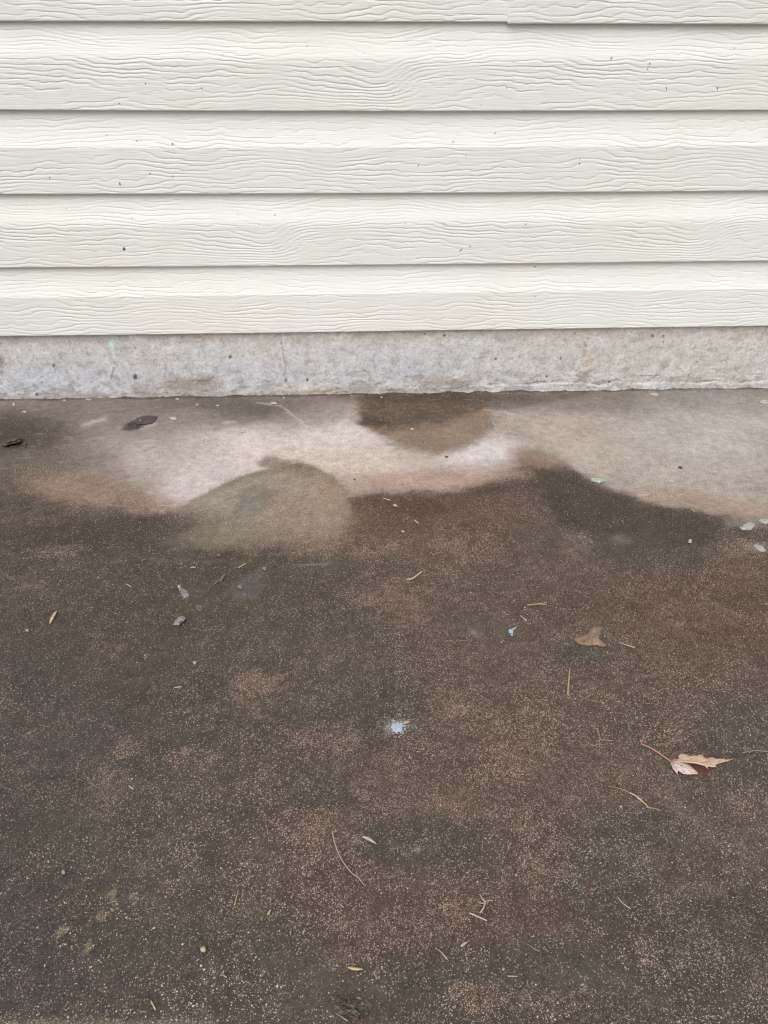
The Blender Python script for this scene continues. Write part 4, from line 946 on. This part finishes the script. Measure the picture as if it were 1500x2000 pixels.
# leaf stalk
sp_path = smooth_path([(78, 110), (84, 142), (104, 166), (170, 190), (260, 240), (350, 300), (430, 355), (472, 384)], 4)
P = [gp(*zl(x, y), .0012+.0035*(i/len(sp_path))**2) for i, (x, y) in enumerate(sp_path)]
V, F = tube(P, [(.0011 if i < 3 else .0006+.0003*i/len(sp_path)) for i in range(len(P))], 7)
add_leaf_part('leaf_stalk', V, F, None, simple_mat('leaf_stalk_skin', alb(182, 146, 124), .2, 600, .6))
thing(maple, 'curled dry maple leaf with a long thin stalk on the right of the slab', 'leaf')

# flat tan scrap of leaf (close-look coordinates: 3.333 per pixel from 1050, 1180)
fr = [(238, 225), (262, 210), (300, 198), (325, 188), (345, 158), (385, 145), (412, 150), (420, 165), (410, 195), (395, 225), (420, 240), (448, 262), (440, 276), (400, 272), (385, 262), (330, 266), (270, 258)]
fr = [(238, 225), (250, 216), (262, 210), (282, 206), (300, 197), (318, 196), (326, 186), (330, 190), (340, 172), (345, 158), (352, 160), (362, 148), (385, 143), (398, 148), (412, 148), (416, 158), (424, 166), (412, 178), (416, 192), (404, 206), (398, 226), (412, 236), (420, 240), (432, 252), (448, 262), (446, 272), (428, 277), (412, 270), (396, 272), (388, 262), (372, 266), (352, 264), (340, 270), (318, 266), (300, 262), (280, 263), (262, 254), (246, 240)]
fr = [(1050+x/3.333, 1180+y/3.333) for x, y in fr]
def frag():
    Q, F, be = fill_outline(fr, 6)
    A = np.array([gp(x, y, .0016+.0010*nz1(x, y, 14, 3)) for x, y in Q]); n = len(A)
    V = np.concatenate([A, A-np.array([0, 0, .0008])])
    return V, F+[[i+n for i in f[::-1]] for f in F]+[[a, b, b+n, a+n] for a, b in be]
V, F = frag(); scrap = place('leaf_scrap', V, F, M_FRAG)
for pts in ([(245, 232), (300, 228), (350, 215), (395, 175), (412, 155)], [(350, 215), (385, 235), (440, 270)], [(300, 228), (330, 245), (350, 262)], [(350, 215), (345, 190), (350, 162)]):
    vp = smooth_path([(1050+x/3.333, 1180+y/3.333) for x, y in pts], 4)
    V, F = tube([gp(x, y, .0021) for x, y in vp], [.00035]*len(vp), 5); V = np.asarray(V)-np.array(scrap.location); c = V.mean(0)
    o = link('vein', new_mesh('vein', V-c, F, M_DULL), scrap); o.location = c
thing(scrap, 'flat tan scrap of a leaf lying on the dark slab, torn at its right', 'leaf')

# ------------------------------------------------------------------ loose grit, too fine to count
def grit():
    rnd = np.random.RandomState(3); V, F, k = [], [], 0
    n = 5200; X = rnd.uniform(-1.0, 1.0, n); Y = -rnd.uniform(0.0, 1.3, n)
    r = 0.00035+0.0009*rnd.rand(n)**4
    octv = np.array([(1, 0, 0), (0, 1, 0), (-1, 0, 0), (0, -1, 0), (0, 0, 1), (0, 0, -1)], float)
    of = np.array([(0, 1, 4), (1, 2, 4), (2, 3, 4), (3, 0, 4), (1, 0, 5), (2, 1, 5), (3, 2, 5), (0, 3, 5)])
    a = rnd.uniform(0, 6.28, n); ca, sa = np.cos(a), np.sin(a)
    sx, sy_2, sz = rnd.uniform(.7, 1.5, n), rnd.uniform(.6, 1.1, n), rnd.uniform(.4, .8, n)
    x = octv[None, :, 0]*sx[:, None]; y = octv[None, :, 1]*sy_2[:, None]
    W = np.stack([(x*ca[:, None]-y*sa[:, None])*r[:, None]+X[:, None], (x*sa[:, None]+y*ca[:, None])*r[:, None]+Y[:, None], octv[None, :, 2]*(sz*r)[:, None]+(0.0004+.3*r)[:, None]], 2)
    Fa = (of[None]+6*np.arange(n)[:, None, None]).reshape(-1, 3)
    t = NT('pale_grit'); d, c = t.voro(300)
    m = t.done(t.mix(t.sep(c)[0], alb(120, 104, 90), alb(206, 192, 172)), .8, None, .2)
    link('grit', new_mesh('grit', W.reshape(-1, 3), Fa, m, False), kind='stuff', label='loose sandy grit scattered over the slab', category='grit')
grit()
